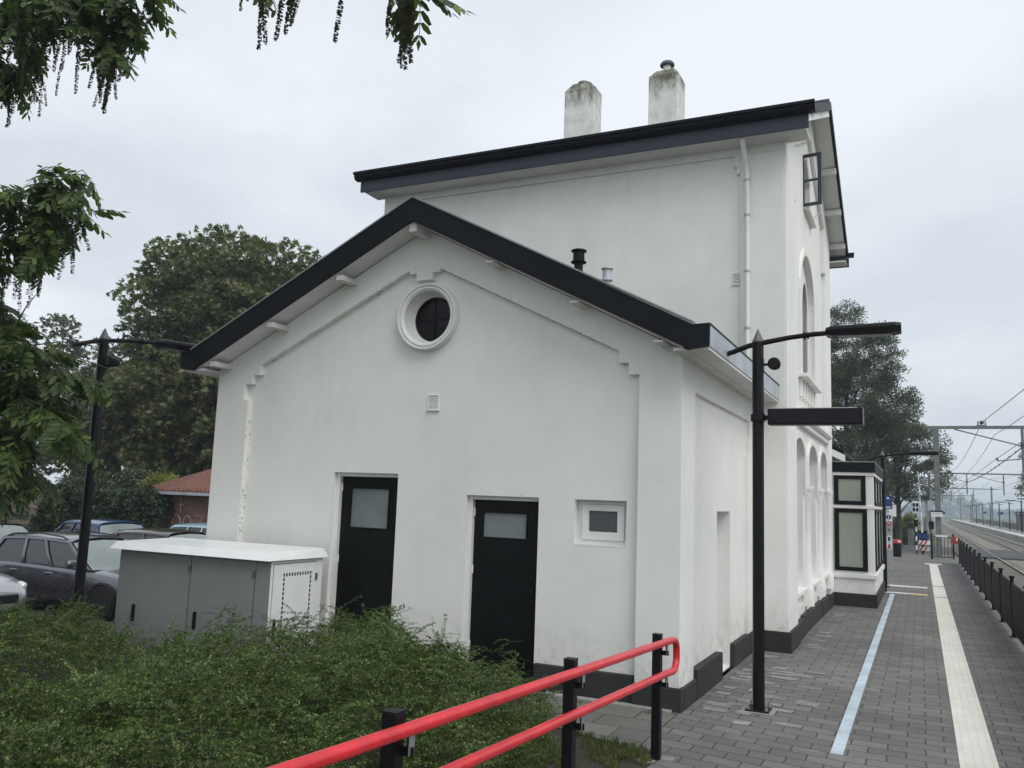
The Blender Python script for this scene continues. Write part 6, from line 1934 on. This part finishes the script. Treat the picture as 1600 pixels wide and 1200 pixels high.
MB().lathe((0.52, 57.0, 1.55), [(0.0, -0.12), (0.14, -0.10), (0.16, 0.0), (0.14, 0.1), (0, 0.12)], 'y', 18).box(0.40, 0.66, 57.1, 57.18, 1.2, 1.5).build('lamp', M['black_metal'], c2_)
MB().box(0.36, 0.64, 57.05, 57.1, 2.3, 2.9).build('plate', M['zinc'], c2_)
kb = thing('relay_cabinet', (-0.9, 66.0, -0.4), 'small dark lineside cabinet beside the yellow green scrub', 'cabinet')
MB().box(-1.0, -0.6, 75.5, 76.0, -0.45, 0.9).build('body', M['mast'], kb, bevel=0.02)
MB().box(-1.04, -0.56, 75.45, 76.05, 0.901, 0.96).build('lid', M['trim'], kb)
MB().box(-0.82, -0.80, 75.492, 75.499, -0.3, 0.85).build('door_seam', M['trim'], kb)

# far platform : lamps, fence, shelter, signs, brick building
def far_lamp(y, label):
    t_ = thing('platform_lamp', (11.0, y, 0.13), label, 'lamp', 'lamps on the far platform')
    x = 0.09 * y if False else 11.0
    MB().lathe((x, y, 0.13), [(0.08, 0), (0.07, 3.9)], 'z', 8).build('pole', M['black_metal'], t_)
    MB().tube([(x + 0.5, y, 3.75), (x, y, 3.85), (x - 0.6, y, 3.95)], 0.04, 6).build('arm', M['black_metal'], t_)
    MB().box(x - 1.7, x - 0.6, y - 0.12, y + 0.12, 3.90, 4.02).build('lamp_head', M['black_metal'], t_)
for i, y in enumerate((106, 121, 137, 154, 173.5, 194, 216, 240)):
    far_lamp(y, 'thin black platform lamp, ' + ('nearest of its row, at the right edge of the view', 'second from the right edge of the view', 'third from the right edge of the view', 'fourth in the row along the far track', 'fifth in the row along the far track', 'sixth in the row along the far track', 'last but one towards the haze', 'farthest of its row, pale in the haze')[i])
ff = thing('far_fence', (12.6, 150, 0.13), 'low dark fence along the back of the far platform', 'fence')
y = 92.0
k = 0
while y < 260:
    MB().box(12.6, 12.64, y + 0.1, y + 5.9, 0.16, 0.98).build('fence_panel', M['black_metal'], ff)
    MB().box(12.57, 12.67, y - 0.05, y + 0.05, 0.13, 1.1).build('post', M['black_metal'], ff)
    y += 6.0
shl = thing('platform_shelter', (12.0, 130, 0.13), 'glass waiting shelter with thin dark frame on the far platform', 'shelter')
for yy in (128.0, 133.0):
    for x in (11.5, 12.4):
        MB().box(x - 0.05, x + 0.05, yy - 0.05, yy + 0.05, 0.13, 2.55).build('post', M['black_metal'], shl)
MB().box(11.2, 12.5, 127.7, 133.3, 2.55, 2.70).build('roof', M['black_metal'], shl)
MB().box(12.38, 12.40, 128.05, 132.95, 0.3, 2.5).build('pane', M['frost'], shl)
for y, zt_, lab in ((146, 2.5, 'blue name sign on a post halfway along the far platform'), (182, 2.6, 'small blue sign on a post farther along the far platform')):
    q = thing('name_sign', (10.6, y, 0.13), lab, 'sign', 'signs on the far platform')
    MB().lathe((10.6, y, 0.13), [(0.05, 0), (0.05, zt_)], 'z', 8).build('post', M['steel'], q)
    MB().box(10.25, 10.95, y - 0.04, y - 0.055, zt_ - 0.3, zt_ + 0.1).build('board', M['sign_blue'], q)
rb_ = thing('lineside_building', (18.0, 176, -0.6), 'low dark building with a red brick front behind the far platform', 'building')
MB().box(15.9, 24, 176, 184, -0.66, 2.2).build('wall', M['red_brick'], rb_)
MB().box(15.6, 24.3, 175.7, 184.3, 2.2, 2.55).build('roof', M['trim'], rb_)
MB().box(17.0, 18.2, 175.95, 175.999, 0.0, 1.6).build('door', M['dark_pane'], rb_)

# ------------------------------------------------------------------ air
hz = MB().box(-520, 520, -95, 1320, -1.7, 30.0).build('haze', None if False else M['grey_tip'], None)
hz.data.materials.clear()
hm = bpy.data.materials.new('haze_air')
hm.use_nodes = True
hn = hm.node_tree.nodes
hn.clear()
ho_ = hn.new('ShaderNodeOutputMaterial')
hv = hn.new('ShaderNodeVolumePrincipled')
hv.inputs['Color'].default_value = (0.78, 0.91, 1.0, 1)
hv.inputs['Density'].default_value = 0.0009
hv.inputs['Anisotropy'].default_value = 0.2
hm.node_tree.links.new(hv.outputs[0], ho_.inputs['Volume'])
hz.data.materials.append(hm)
tag(hz, 'thin pale haze over the railway line', 'haze', kind='stuff')
hz.display_type = 'WIRE'
